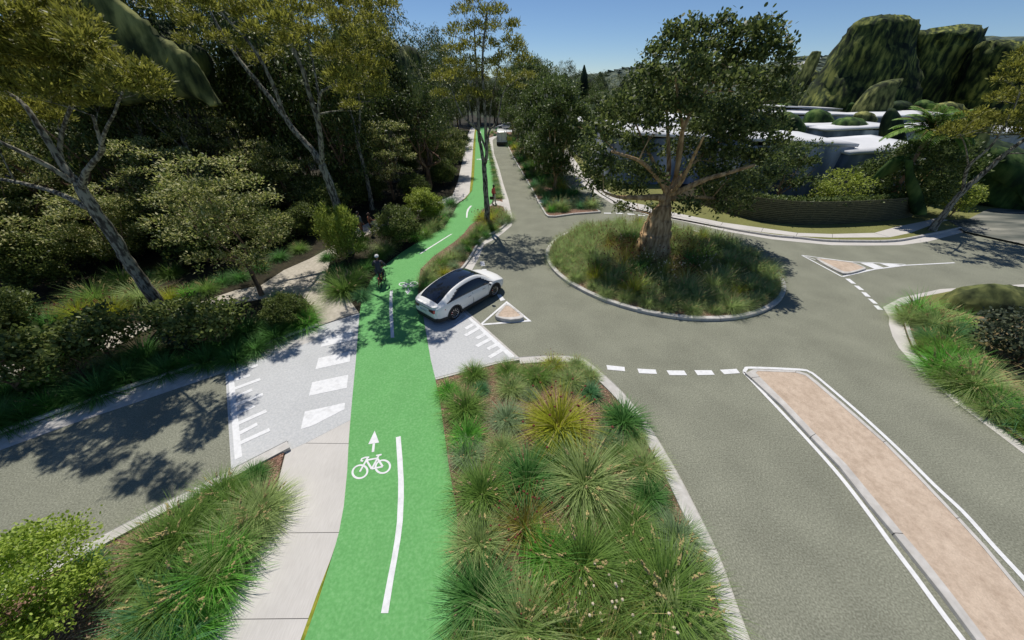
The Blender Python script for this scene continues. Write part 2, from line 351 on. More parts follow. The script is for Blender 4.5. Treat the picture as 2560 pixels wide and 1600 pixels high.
# bed beside the cycle path with the tall tree
r_out = GL([(1231, 349), (1235, 384), (1248.8, 424), (1258.7, 461), (1271, 498), (1281.8, 547), (1278.5, 565), (1258.7, 582), (1238.8, 597), (1210, 612), (1197, 645), (1180, 676), (1160, 700)])
r_in = GL([(1222, 349), (1224, 384), (1238.8, 424), (1248.8, 461), (1256.7, 505), (1272, 545), (1266, 565), (1242, 582), (1219, 596), (1197, 614), (1181, 645), (1158, 676), (1135, 700)])
sheet('gutter', r_out+r_in[::-1], 0.008, M['concrete'])
mb = MB(); kerb_mb(mb, smooth_poly(GL([(1262, 520), (1271, 545), (1264, 565), (1241, 582), (1207, 598), (1194, 618), (1177, 648), (1156, 676), (1120, 705), (1060, 765)]), 3), -0.14, 0.13, bev=-0.015)
structure(mb.build('kerb', [M['kerb'], M['joint']]))
slab('garden_bed', GL([(1221, 518), (1240, 514), (1260, 519), (1269, 545), (1262, 564), (1239, 580), (1204, 596), (1191, 616), (1174, 646), (1153, 674), (1117, 702), (1057, 765), (1046, 735), (1052, 676),
                       (1085, 643), (1138, 606), (1160, 586), (1175, 566), (1198, 550), (1205, 530)]), -0.02, 0.09, M['mulch'])
sheet('footpath', GL([(1213, 518), (1226, 512), (1238, 503), (1258, 503), (1270, 520), (1258, 522), (1240, 516), (1222, 520)]), 0.024, M['concrete'])
sheet('planting_strip', GL([(1214.5, 328), (1218, 345), (1221, 366), (1226, 392), (1234.5, 436), (1238, 499), (1257, 506), (1249, 461), (1239, 424), (1228, 384), (1223, 349), (1219, 330)]), 0.026, M['mulch'])
# far crossing paving near the van
sheet('crossing_paving', C4b([(1130, 560), (1280, 545), (1690, 575), (1700, 640), (1420, 690), (1340, 640), (1180, 600)]), 0.012, M['pad'])
sheet('gutter', C4b([(850, 850), (940, 810), (1160, 735), (1170, 780), (1060, 850), (1000, 950), (940, 900)]), 0.014, M['concrete'])
slab('garden_bed', C4b([(850, 840), (840, 740), (1000, 620), (1180, 590), (1400, 670), (1370, 700), (1160, 735), (940, 800)]), -0.02, 0.06, M['mulch'])
structure(link('storm_drain', *band(GL([(1256, 484), (1261, 484)]), GL([(1257.5, 488), (1262.5, 488)]), 0.012), plain('drain_steel', (0.22, 0.22, 0.23), 0.6, 0.4)))

# ---- verge on the far right side, kerb and channel
vin = GL([(1330, 345), (1372, 372), (1410, 404), (1442, 434), (1490, 472), (1540, 503), (1630, 533), (1706, 547), (1817, 573), (1927, 591), (1994, 597), (2061, 604), (2140, 606), (2234, 605), (2301, 594), (2402, 573)])
vout = GL([(1318, 345), (1360, 374), (1395, 408), (1430, 438), (1474, 474), (1528, 508), (1620, 538), (1700, 552), (1817, 579), (1927, 598), (1994, 605), (2080, 613), (2160, 614), (2253, 613), (2320, 604), (2411, 580)])
slab('verge', vin+[G(2411, 579), G(2600, 620), G(2900, 690), Vector((72, 20, 0)), Vector((160, 60, 0)), Vector((160, 190, 0)), Vector((6, 190, 0)), Vector((6.5, 85, 0))], -0.02, 0.12, M['lawn'])
vk = smooth_poly(vin, 4); mb = MB(); kerb_mb(mb, vk, 0.15, 0.15, joints=3.0)
structure(mb.build('kerb', [M['kerb'], M['joint']]))
sheet('gutter', vin+vout[::-1], 0.006, M['concrete'])
fu = GL([(1418, 375), (1430, 390), (1457, 428), (1487, 453), (1525, 482), (1563, 503), (1616, 513), (1688, 532), (1807, 556), (1908, 570), (1994, 582), (2081, 585), (2186, 582), (2244, 566), (2311, 553), (2340, 545)], 0.124)
fl = GL([(1404, 375), (1414, 392), (1436, 424), (1466, 452), (1504, 484), (1545, 508), (1600, 524), (1680, 543), (1800, 566), (1903, 580), (1990, 590), (2081, 594), (2224, 593), (2277, 582), (2340, 558), (2372, 550)], 0.124)
sheet('footpath', fu+fl[::-1], 0.124, M['concrete'])
mb = MB()
for i in range(4, 15):
    a, b = fu[i], fl[i]; v, f = band(offset([a, b], 0.012), offset([a, b], -0.012), 0.128); mb.add(v, f)
structure(mb.build('footpath_joint', M['joint']))
sheet('garden_bed', [q+Vector((0, .2, 0)) for q in C3([(690, 1052), (900, 1128), (1060, 1162), (1250, 1178), (1480, 1173), (1700, 1158), (1830, 1138)], .12)]+[Vector((48, 60, 0)), Vector((14, 60, 0))], 0.126, M['soil'])
sheet('driveway', GL([(2405, 573), (2411, 578), (2600, 619), (2900, 688), (2900, 540), (2560, 516), (2470, 522), (2420, 548), (2368, 550)], 0.13), 0.13, M['smear'])
# white edge line of the far lane
def stroke(mb, P, wid, z=0.0, mi=0, closed=False):
    v, f = band(offset(P, wid/2, closed), offset(P, -wid/2, closed), z, closed); mb.add(v, f, mi)
mb = MB(); stroke(mb, smooth_poly(C6([(1210, 650), (1330, 750), (1480, 880), (1700, 1000), (1850, 1070), (2100, 1150)]), 4), 0.10, 0.012)
structure(mb.build('edge_line', M['paint']))

# ---- right corner: kerb, bed, lawn
ro = GL([(2900, 698), (2560, 711), (2449, 717), (2350, 723), (2250, 745), (2207, 768), (2223, 794), (2222, 811), (2231, 841), (2247, 870), (2296, 925), (2385, 1004), (2485, 1078), (2560, 1135), (2800, 1330), (3000, 1500)])
ri = GL([(2900, 712), (2560, 722), (2446, 726), (2386, 729), (2290, 748), (2236, 768), (2254, 791), (2257, 811), (2266, 841), (2278, 870), (2325, 925), (2420, 1008), (2510, 1072), (2575, 1120), (2820, 1300), (3020, 1460)])
sheet('gutter', ro+ri[::-1], 0.008, M['concrete'])
mb = MB(); kerb_mb(mb, offset(ri[4:], -0.0), 0.15, 0.14, joints=2.2)
structure(mb.build('kerb', [M['kerb'], M['joint']]))
slab('corner_verge', ri+[Vector((60, -4, 0)), Vector((72, 10, 0))], -0.02, 0.10, M['lawn'])
sheet('garden_bed', GL([(2238, 768), (2256, 791), (2260, 811), (2270, 841), (2282, 870), (2330, 925), (2424, 1008), (2514, 1072), (2579, 1120), (2824, 1300), (2880, 1160), (2640, 1010), (2480, 930), (2400, 850), (2330, 790), (2300, 765), (2285, 752)], 0.104), 0.104, M['mulch'])
sheet('worn_ground', GL([(2370, 800), (2400, 850), (2480, 930), (2640, 1010), (2880, 1160), (3000, 900), (2700, 760), (2480, 770)], 0.108), 0.108, M['brown_ground'])

# ================================================================== PAINTED MARKINGS
mb = MB()
# dashes at the give-way lines
def quads(C, L, z=0.012):
    for q in L:
        v = C(q); mb.add([(p.x, p.y, z) for p in v], [(0, 1, 2, 3)])
def finish(name):
    global mb
    o = mb.build(name, M['paint']); bm = bmesh.new(); bm.from_mesh(o.data)
    for f in bm.faces:
        if f.normal.z < 0: f.normal_flip()
    bm.to_mesh(o.data); bm.free(); structure(o); mb = MB()
quads(C8, [[(1040, 127), (1132, 137), (1134, 158), (1046, 150)], [(1196, 145), (1288, 150), (1296, 172), (1205, 168)], [(1343, 154), (1432, 155), (1447, 178), (1358, 178)],
           [(1483, 153), (1570, 153), (1586, 176), (1500, 178)], [(1612, 151), (1696, 146), (1714, 168), (1634, 173)]]); finish('dashed_line')
quads(C6, [[(1650, 1137), (1722, 1138), (1728, 1147), (1656, 1146)], [(1770, 1137), (1842, 1140), (1850, 1149), (1778, 1148)], [(1886, 1144), (1957, 1150), (1966, 1159), (1895, 1156)],
           [(1992, 1156), (2062, 1162), (2072, 1171), (2002, 1168)]]); finish('dashed_line')
quads(C3b, [[(642, 595), (678, 597), (727, 636), (690, 632)], [(708, 647), (745, 650), (788, 684), (750, 680)], [(763, 695), (800, 700), (838, 735), (797, 730)],
            [(812, 745), (848, 750), (892, 787), (855, 783)], [(857, 797), (893, 800), (932, 833), (890, 830)]]); finish('dashed_line')
quads(C1b, [[(1425, 100), (1498, 100), (1515, 178), (1440, 178)], [(1460, 235), (1538, 235), (1555, 310), (1478, 310)], [(1725, 690), (1790, 685), (1875, 785), (1790, 803)],
            [(1500, 380), (1580, 380), (1600, 460), (1520, 460)]]); finish('dashed_line')
# zebra stripes and piano keys of the raised crossing
quads(C4, [[(2040, 863), (2224, 828), (2218, 885), (2022, 927)], [(2008, 997), (2210, 955), (2205, 1020), (1988, 1068)], [(1968, 1150), (2195, 1102), (2186, 1185), (1946, 1236)]], 0.018)
v = C7([(1845, 72), (2088, 18), (2085, 58), (1890, 158), (1820, 178)]); mb.add([(p.x, p.y, 0.018) for p in v], [(0, 1, 2, 3, 4)]); finish('crossing_stripes')
a, b = C4([(1438, 1103), (1472, 1100)]); c, d = C7([(1467, 343), (1422, 365)]); mb.add([(p.x, p.y, 0.018) for p in (a, b, c, d)], [(0, 1, 2, 3)])
for k, (p, q) in enumerate([((1475, 1088), (1625, 1043)), ((1480, 1135), (1577, 1105)), ((1485, 1188), (1642, 1130)), ((1490, 1243), (1590, 1196)), ((1496, 1290), (1658, 1225)), ((1502, 1345), (1605, 1298)),
                            ((1506, 1408), (1680, 1330)), ((1513, 1470), (1622, 1413)), ((1519, 1531), (1700, 1448))]):
    a, b = C4([p, q]); h = 0.085; d = (b-a).normalized(); t = Vector((-d.y, d.x, 0))*h; a = a-d*.06
    mb.add([(*(a-t).xy, 0.021), (*(b-t).xy, 0.021), (*(b+t).xy, 0.021), (*(a+t).xy, 0.021)], [(0, 1, 2, 3)])
finish('piano_key_markings')
mb.add([(p.x, p.y, 0.018) for p in C5([(1062, 1145), (1087, 1145), (1475, 1487), (1435, 1497)])], [(0, 1, 2, 3)])
for p, q in [((1075, 1165), (1020, 1205)), ((1118, 1190), (1020, 1252)), ((1170, 1238), (1100, 1278)), ((1205, 1268), (1097, 1330)), ((1252, 1315), (1185, 1351)), ((1295, 1350), (1185, 1410)), ((1340, 1395), (1268, 1432)), ((1385, 1432), (1280, 1494))]:
    a, b = C5([p, q]); d = (b-a).normalized(); a = a-d*0.12; t = Vector((-d.y, d.x, 0))*0.1
    mb.add([(*(a-t).xy, 0.021), (*(b-t).xy, 0.021), (*(b+t).xy, 0.021), (*(a+t).xy, 0.021)], [(0, 1, 2, 3)])
finish('piano_key_markings')
# centre line of the cycle path
def poly(C, L, z=0.026):
    v = C(L); mb.add([(p.x, p.y, z) for p in v], [list(range(len(v)))])
poly(CL, [(513, 255), (545, 247), (552, 330), (558, 400), (567, 560), (567, 660), (560, 820), (545, 940), (525, 1060), (500, 1200), (462, 1441), (413, 1441), (455, 1220), (485, 1070), (505, 950), (520, 830), (528, 660), (529, 540), (522, 400)]); finish('centre_line')
poly(C5, [(530, 992), (551, 990), (548, 1050), (550, 1150), (562, 1345), (536, 1347), (524, 1150), (525, 1050)]); finish('centre_line')
poly(C5, [(745, 713), (764, 711), (1002, 560), (988, 562)]); finish('centre_line')
poly(C5, [(1104, 438), (1114, 438), (1118, 400), (1130, 370), (1150, 347), (1135, 348), (1112, 375), (1105, 405)]); finish('centre_line')
quads(C4b, [[(638, 620), (655, 620), (663, 668), (645, 668)], [(657, 925), (680, 925), (692, 990), (670, 990)]], 0.026); finish('centre_line')
# bicycle symbols
def bike_symbol(C, wheels, strokes, arrow, wd):
    for (cx, cy, rx, ry, rot) in wheels:
        pts = [(cx+rx*math.cos(t)*math.cos(rot)-ry*math.sin(t)*math.sin(rot), cy+rx*math.cos(t)*math.sin(rot)+ry*math.sin(t)*math.cos(rot)) for t in [2*math.pi*i/36 for i in range(36)]]
        stroke(mb, C(pts), wd, 0.026, closed=True)
    for i, s in enumerate(strokes): stroke(mb, C(s), wd, 0.0265+0.0004*i)
    for q in arrow: poly(C, q, 0.026)
    finish('bicycle_symbol')
bike_symbol(CL, [(271, 487, 51, 43, -0.35), (425, 453, 49, 43, -0.25)],
            [[(270, 487), (297, 440), (323, 392)], [(333, 390), (305, 391), (283, 400), (279, 412), (292, 416)], [(314, 410), (388, 396)], [(314, 408), (350, 468)], [(350, 468), (377, 420), (398, 378)],
             [(350, 468), (425, 453)], [(385, 392), (425, 453)], [(380, 379), (417, 372)]],
            [[(370, 210), (400, 290), (327, 302)], [(357, 296), (373, 293), (367, 352), (350, 355)]], 0.058)
C60 = crop(860, 480, 5.4)
bike_symbol(C60, [(797, 1250, 50, 24, 0), (947, 1240, 48, 24, 0)],
            [[(795, 1250), (835, 1278)], [(800, 1290), (850, 1287)], [(835, 1285), (868, 1240)], [(868, 1240), (905, 1275)], [(815, 1248), (868, 1240)], [(905, 1275), (945, 1240)], [(890, 1281), (948, 1276)], [(835, 1285), (815, 1248)]],
            [[(860, 1388), (825, 1340), (902, 1333)], [(862, 1302), (876, 1302), (876, 1337), (860, 1337)]], 0.055)
bike_symbol(C6, [(385, 600, 12, 5, 0), (415, 600, 12, 5, 0)], [[(385, 600), (400, 594)], [(400, 594), (415, 600)]], [[(470, 594), (492, 594), (492, 602), (470, 602)]], 0.12)

# ================================================================== TRAFFIC ISLANDS
def island(name, label, outer, inner, z, ztop, infm, closed=True, cat='traffic island'):
    c = sum((Vector(p) for p in outer), Vector())/len(outer); r = empty(name, (c.x, c.y, 0))
    loc = lambda P: [(p[0]-c.x, p[1]-c.y) for p in P]
    n = len(outer); O, I = loc(outer), loc(inner)
    v = [(x, y, -0.02) for x, y in O]+[(x, y, z-0.02) for x, y in O]
    O2 = [(x*0.999+(I[k][0]-x)*0.12, y+(I[k][1]-y)*0.12) for k, (x, y) in enumerate(O)] if len(I) == n else O
    v += [(x, y, z) for x, y in O2]
    f = [(i, (i+1) % n, n+(i+1) % n, n+i) for i in range(n)]+[(n+i, n+(i+1) % n, 2*n+(i+1) % n, 2*n+i) for i in range(n)]
    v += [(x, y, z) for x, y in I]
    f += [(2*n+i, 2*n+(i+1) % n, 3*n+(i+1) % n, 3*n+i) for i in range(n)]
    k = link('kerb', v, f, [M['kerb'], M['joint']], r)
    # joints
    jb = MB(); acc = 0; nx = 1.3
    for i in range(n):
        a, b = Vector((*O[i], 0)), Vector((*O[(i+1) % n], 0)); s = (b-a).length
        if acc+s > nx:
            d = (b-a).normalized(); q = a; ii = Vector((*I[i], 0)); L = (ii-q).normalized(); w_ = (ii-q).length
            jb.add([(*(q-d*.008-L*.004).xy, 0.01), (*(q+d*.008-L*.004).xy, 0.01), (*(q+d*.008-L*.004).xy, z-.01), (*(q-d*.008-L*.004).xy, z-.01), (*(q+d*.008+L*.03).xy, z+.003), (*(q-d*.008+L*.03).xy, z+.003),
                    (*(q+d*.008+L*w_).xy, z+.003), (*(q-d*.008+L*w_).xy, z+.003)], [(0, 1, 2, 3), (3, 2, 4, 5), (5, 4, 6, 7)]); nx += 2.6
        acc += s
    if jb.v:
        km = MB(); km.add([tuple(q.co) for q in k.data.vertices], [tuple(q.vertices) for q in k.data.polygons], 0); km.add(jb.v, jb.f, 1)
        bpy.data.objects.remove(k); k = km.build('kerb', [M['kerb'], M['joint']], r)
    link('paving' if infm is M['infill'] else 'mulch', *slab_vf([Vector((x, y, 0)) for x, y in I], 0, ztop), infm, r)
    return tag(r, label, cat)
o_ = C1b([(1870, 852), (1930, 850), (1990, 885), (2060, 932), (2140, 1000), (2200, 1052), (2200, 1085), (2130, 1112), (1960, 1130), (1820, 1112), (1715, 1080), (1690, 1050), (1730, 990), (1790, 925)], 0.2)
i_ = C1b([(1880, 882), (1925, 880), (1965, 905), (2020, 945), (2090, 1005), (2140, 1045), (2120, 1068), (2070, 1078), (1950, 1088), (1840, 1084), (1765, 1070), (1745, 1055), (1775, 1010), (1820, 955)], 0.2)
# small triangular island beside the SUV
island('triangular_island', 'small triangular kerbed traffic island with pink paving beside the white car', o_, i_, 0.2, 0.19, M['infill'])
stroke(mb, smooth_poly(C1b([(1893, 820), (2300, 1152), (1430, 1222)]), 1, True), 0.13, 0.012, closed=True); mb = MB()
for a, b in (((1898, 803), (2342, 1165)), ((2342, 1165), (1395, 1240)), ((1395, 1240), (1898, 803))):
    pass
def tri_outline(C, O, I, z=0.012):
    A, B = C(O), C(I); v, f = band(A, B, z, True); mb.add(v, f)
tri_outline(C1b, [(1898, 803), (2342, 1165), (1395, 1240)], [(1892, 846), (2268, 1142), (1478, 1207)]); finish('island_outline')
o_ = C3b([(425, 442), (450, 437), (575, 452), (700, 468), (760, 490), (800, 510), (803, 518), (745, 536), (690, 550), (660, 553), (630, 552), (600, 540), (545, 513), (485, 480)], 0.12)
i_ = C3b([(446, 446), (456, 443), (575, 457), (692, 472), (748, 492), (780, 508), (778, 514), (735, 527), (685, 539), (660, 541), (636, 540), (612, 530), (562, 505), (505, 476)], 0.12)
island('triangular_island', 'flat pink-paved triangular island on the road at the right, far from the car', o_, i_, 0.12, 0.11, M['infill'])
for L, wd in (([(315, 418), (622, 582)], .11), ([(622, 580), (860, 525), (1100, 494), (1470, 475)], .11), ([(315, 418), (430, 434), (640, 462), (720, 470), (830, 474), (1100, 488)], .09), ([(345, 427), (425, 455)], .07)):
    stroke(mb, C3b(L), wd, 0.012)
for q in ([(755, 477), (850, 479), (935, 513), (865, 522)], [(905, 482), (1010, 485), (1065, 494), (980, 507)], [(640, 575), (700, 556), (730, 556), (660, 575)], [(745, 545), (800, 530), (850, 524), (790, 545)]): poly(C3b, q, 0.016)
finish('island_outline')
L1 = [(130, 165), (160, 190), (310, 325), (460, 485), (605, 635), (760, 832), (880, 972), (985, 1103), (1130, 1285), (1290, 1500), (1420, 1690)]
R1 = [(1790, 1540), (1560, 1300), (1345, 1040), (1210, 895), (1010, 682), (838, 508), (650, 342), (492, 207), (440, 168), (385, 152), (170, 145)]
Li = [(180, 165), (200, 185), (335, 318), (482, 472), (638, 627), (792, 815), (922, 975), (1028, 1097), (1180, 1292), (1335, 1500), (1465, 1690)]
Ri = [(1765, 1540), (1532, 1295), (1325, 1045), (1192, 898), (993, 688), (822, 514), (636, 350), (478, 216), (430, 178), (380, 163), (190, 156)]
island('long_traffic_island', 'long pink-paved traffic island with pale kerb crossing the lower right road', Cf(L1, .12)+Cf(R1, .12), Cf(Li, .12)+Cf(Ri, .12), 0.12, 0.112, M['infill'])
LO = Cf([(1320, 1640), (1222, 1512), (1110, 1365), (990, 1200), (862, 1030), (733, 853), (583, 662), (388, 446), (145, 190), (124, 165), (130, 148), (160, 140), (400, 150), (450, 161), (495, 192), (700, 368), (895, 548), (1075, 728), (1225, 868), (1375, 1036), (1532, 1205), (1820, 1520)])
stroke(mb, smooth_poly(LO, 4), 0.13, 0.012); finish('island_outline')

# roundabout
PK = np.array([(1361.6, 627.3), (1383.9, 599.8), (1368, 657.6), (1395.5, 688), (1444.6, 718.4), (1540, 758.9), (1638.4, 784.9), (1734, 798), (1803, 799.4), (1875.6, 790.7), (1930.6, 769), (1962.4, 740), (1966, 714), (1953.8, 691), (1936.4, 670.7), (1508, 562)])
gp = np.array([tuple(G(a, b, 0.1).xy) for a, b in PK])
A_ = np.c_[2*gp, np.ones(len(gp))]; s_ = np.linalg.lstsq(A_, (gp**2).sum(1), rcond=None)[0]
RBX, RBY = s_[0], s_[1]; RBR = math.sqrt(s_[2]+s_[0]**2+s_[1]**2)
# follow the slightly uneven traced outline
ang = np.degrees(np.arctan2(gp[:, 1]-RBY, gp[:, 0]-RBX)) % 360; rad = np.hypot(gp[:, 0]-RBX, gp[:, 1]-RBY)
od = np.argsort(ang); aa = np.r_[ang[od]-360, ang[od], ang[od]+360]; rr = np.r_[rad[od]]*1.0; rr = np.r_[rr, rr, rr]
def rb(th, k): r_ = (np.interp(math.degrees(th) % 360, aa, rr)*0.6+RBR*0.4)*k; return Vector((RBX+r_*math.cos(th), RBY+r_*math.sin(th), 0))
ths = [2*math.pi*i/64 for i in range(64)]
island('roundabout_island', 'large round kerbed island full of grasses around the big tree', [rb(t, 1) for t in ths], [rb(t, 0.967) for t in ths], 0.17, 0.15, M['mulch'], cat='roundabout')

# rear median
mo = GL([(1246, 330), (1262, 350), (1271, 369), (1283, 394), (1311, 441), (1331, 476), (1345, 505), (1363, 535), (1370, 540), (1388, 540.6), (1435, 534), (1503, 529), (1494, 522), (1457, 500), (1430, 472), (1407, 448), (1376, 415), (1350, 390), (1310, 350), (1290, 330)], 0.13)
cc = sum(mo, Vector())/len(mo)
def inset(P, d):
    out = []; n = len(P)
    for i in range(n):
        a, b, c = P[i-1], P[i], P[(i+1) % n]
        n1 = (b-a).normalized(); n2 = (c-b).normalized(); m1 = Vector((-n1.y, n1.x, 0)); m2 = Vector((-n2.y, n2.x, 0)); m = (m1+m2)
        m = m/max(m.length_squared/2, 0.6); out.append(b+m*d)
    return out
ins = inset(mo, 0.15)
if sum((ins[i]-cc).length-(mo[i]-cc).length for i in range(len(mo))) > 0: ins = inset(mo, -0.15)
island('planted_median', 'long planted median with kerb and row of trees behind the roundabout', mo, ins, 0.14, 0.12, M['mulch'])
sheet('median_crossing_path', C6([(985, 1005), (1430, 1003), (1470, 1030), (1300, 1050), (1010, 1040)], 0.124), 0.124, M['concrete'])
# ================================================================== VEGETATION
def unit(v): return v/np.maximum(np.linalg.norm(v, axis=-1, keepdims=True), 1e-9)
def leafcloud(P, Dv, Nv, L, Wd, shape='diamond'):
    """one small blade per point: P base (n,3), Dv direction, Nv rough normal, L and Wd arrays"""
    Dv = unit(Dv); S = unit(np.cross(Dv, Nv)); U = np.cross(S, Dv); n = len(P)
    L = L[:, None]; Wd = Wd[:, None]
    if shape == 'diamond':
        V = np.stack([P, P+Dv*L*0.45+S*Wd/2+U*L*0.05, P+Dv*L, P+Dv*L*0.45-S*Wd/2+U*L*0.05], 1); k = 4
    else:      # six-sided oval
        V = np.stack([P, P+Dv*L*0.25+S*Wd*0.42, P+Dv*L*0.72+S*Wd*0.42+U*L*0.04, P+Dv*L, P+Dv*L*0.72-S*Wd*0.42+U*L*0.04, P+Dv*L*0.25-S*Wd*0.42], 1); k = 6
    return V.reshape(-1, 3), np.arange(n*k).reshape(n, k)
def bezier_branch(a, b, sag=0.15, n=5, up=0.3, jit=0.06):
    d = (b-a).length; m = a.lerp(b, 0.45)+Vector((rnd.uniform(-1, 1)*jit*d, rnd.uniform(-1, 1)*jit*d, up*d*0.3))
    return [((1-t)**2)*a+2*(1-t)*t*m+t*t*b for t in [i/n for i in range(n+1)]]
def make_tree_data(name, limbs, clusters, lf, bark, leafm, seed=1, nside=8, twigs=4, bare=0.0, attach_pull=0.7, rmax=0.09):
    """limbs: polylines of (Vector, radius); clusters: (Vector centre, radius, leaf count). Returns trunk mesh, crown mesh."""
    rs = np.random.default_rng(seed); rr_ = random.Random(seed)
    TV = []; TF = []
    def addtube(pts, r_, ns):
        v, f = tube_vf(pts, r_, ns); k = len(TV); TV.extend(v); TF.extend([tuple(i+k for i in q) for q in f])
    nodes = []          # (pos, radius)
    for Lm in limbs:
        P = smooth_poly([p for p, _ in Lm], 5); m = len(P)
        rads = np.interp(np.linspace(0, len(Lm)-1, m), range(len(Lm)), [r_ for _, r_ in Lm])
        P = [p+Vector((rr_.uniform(-1, 1), rr_.uniform(-1, 1), 0))*rads[i]*min(0.18, 0.03/max(rads[i], 0.01)) for i, p in enumerate(P)]
        addtube(P, [r_*rr_.uniform(0.94, 1.07) for r_ in rads], nside)
        nodes += list(zip(P, rads))
    base = nodes[0][0]
    cl = sorted(clusters, key=lambda c: (c[0]-base).length)
    LP = []; LD = []; LN = []; LL = []; LW = []
    for (c, cr, nl) in cl:
        # attach to the nearest node that is below or closer in
        best = None; bd = 1e9
        for (p, r_) in nodes:
            d = c-p; dist = d.length
            if dist < 0.05: continue
            cost = dist*(1+attach_pull*max(0, -d.z/dist+0.15))-min(r_, 0.12)*2
            if cost < bd: bd = cost; best = (p, r_)
        p0, r0 = best
        br = bezier_branch(p0, c-Vector((0, 0, cr*0.25)), n=5)
        r1 = min(r0*0.55, rmax, 0.02+0.018*(c-p0).length)
        rads = [r1*(1-0.75*i/5) for i in range(6)]
        addtube(br, rads, 5)
        nodes += [(br[i], rads[i]) for i in (1, 2, 3, 4, 5)]
        ends = []
        for _ in range(twigs):
            e = c+Vector((rr_.gauss(0, .55)*cr, rr_.gauss(0, .55)*cr, rr_.uniform(-.25, .6)*cr*lf.get('flat', 0.7)))
            a = br[rr_.choice([3, 4])]; tw = bezier_branch(a, e, n=3, jit=0.12)
            addtube(tw, [r1*0.35, r1*0.28, r1*0.2, r1*0.1], 3); ends.append(e)
        n = int(nl*(1-bare)); fl = lf.get('flat', 0.7)
        # leaves sit in small tufts spread through the cluster shell
        nt_ = max(3, n//lf.get('tuft', 7))
        u = unit(rs.normal(size=(nt_, 3))); u[:, 2] = np.where(u[:, 2] < -0.3, -u[:, 2], u[:, 2])
        rad_ = cr*(0.35+0.65*rs.random(nt_)**0.5)[:, None]
        T = np.array(c)+u*rad_*np.array([1, 1, fl])
        bump_ = 1+0.25*np.sin(T[:, 0:1]*3.1+seed)*np.cos(T[:, 1:2]*2.7)
        T = np.array(c)+(T-np.array(c))*bump_
        idx = rs.integers(0, nt_, n)
        out = unit(T[idx]-np.array(c)+np.array([0, 0, lf.get('up', 0.2)*cr]))
        d = unit(out*lf.get('outw', 0.8)+rs.normal(size=(n, 3))*lf.get('rand', 0.6)+np.array([0, 0, lf.get('droop', 0.0)]))
        LP.append(T[idx]+rs.normal(size=(n, 3))*lf.get('tr', 0.12)*np.array([1, 1, 0.8]))
        LD.append(d); nv = rs.normal(size=(n, 3))*lf.get('nr', 0.6)+np.array([0, 0, 1.0]); LN.append(nv)
        LL.append(lf['len']*rs.uniform(0.7, 1.25, n)); LW.append(lf['wid']*rs.uniform(0.75, 1.2, n))
    V, Fq = leafcloud(np.concatenate(LP), np.concatenate(LD), np.concatenate(LN), np.concatenate(LL), np.concatenate(LW), lf.get('shape', 'diamond'))
    crown = npmesh(name+'_crown', V, Fq, leafm)
    tm = bpy.data.meshes.new(name+'_trunk'); tm.from_pydata([tuple(v) for v in TV], [], TF); tm.materials.append(bark)
    tm.polygons.foreach_set('use_smooth', [True]*len(tm.polygons)); tm.update()
    return tm, crown
def plant(name, data, loc, label, cat='tree', group=None, rz=0.0, sc=1.0, extra=None):
    r = empty(name, loc, rz, sc); addme('trunk', data[0], r); addme('crown', data[1], r)
    if extra: addme(extra[0], extra[1], r)['kind'] = 'stuff'
    return tag(r, label, cat, group)

L_euc = leafmat('olive_gum_leaf', [(0.09, 0.10, 0.016), (0.19, 0.20, 0.03), (0.30, 0.30, 0.05), (0.42, 0.41, 0.09)], 0.42)
L_dark = leafmat('dark_forest_leaf', [(0.03, 0.05, 0.012), (0.075, 0.11, 0.024), (0.15, 0.18, 0.045)], 0.25)
L_dark2 = leafmat('deep_green_leaf', [(0.03, 0.055, 0.012), (0.08, 0.12, 0.026), (0.16, 0.19, 0.05)], 0.3)
L_pale = leafmat('pale_understorey_leaf', [(0.10, 0.14, 0.04), (0.20, 0.25, 0.06), (0.38, 0.39, 0.10), (0.78, 0.74, 0.40)], 0.5)
L_mid = leafmat('mid_green_leaf', [(0.055, 0.09, 0.022), (0.11, 0.16, 0.04), (0.20, 0.25, 0.075)], 0.35)
L_fig = leafmat('round_green_leaf', [(0.04, 0.062, 0.02), (0.11, 0.15, 0.04), (0.25, 0.29, 0.085)], 0.42)
L_lime = leafmat('lime_leaf', [(0.20, 0.30, 0.03), (0.38, 0.50, 0.07), (0.55, 0.66, 0.15)], 0.48)
L_lime2 = leafmat('yellow_green_leaf', [(0.17, 0.22, 0.03), (0.33, 0.40, 0.06), (0.50, 0.58, 0.14)], 0.45)
L_bush = leafmat('dull_green_bush_leaf', [(0.06, 0.09, 0.022), (0.14, 0.19, 0.045), (0.26, 0.30, 0.08)], 0.4)
L_blue = leafmat('grey_green_leaf', [(0.05, 0.08, 0.05), (0.11, 0.16, 0.10), (0.25, 0.31, 0.2)], 0.3)

# ---------------- traced tall trees
def traced(name, base, Y, limbs, cl, cpx, nl, lf, bark, leafm, label, cat='tree', seed=1, dy=2.2, dyc=0.0, twigs=4, rootr=None, **kw):
    """limbs/clusters are photo points given their own depths around the trunk's"""
    rr_ = random.Random(seed); o = Vector((base.x, base.y, 0)); out = []
    for L in limbs:
        row = []
        for k, (px, py, r_) in enumerate(L['p']):
            dd = L.get('d', 0.0)*k/max(1, len(L['p'])-1)+L.get('d0', 0.0)
            row.append((D(px, py, Y+dd)-o, r_))
        out.append(row)
    # foot of the trunk stands on the ground
    out[0][0] = (Vector((0, 0, -0.05)), out[0][0][1]*1.15)
    cs = []
    for c in cl:
        px, py = c[0], c[1]; k = c[2] if len(c) > 2 else 1.0
        dd = dyc+rr_.uniform(-dy, dy); Yc = Y+(c[3] if len(c) > 3 else dd)
        cs.append((D(px, py, Yc)-o, cpx*k*pxm(Yc, px, py), int(nl*k**1.6)))
    d = make_tree_data(name, out, cs, lf, bark, leafm, seed, twigs=twigs, **kw)
    return plant(name, d, o, label, cat)
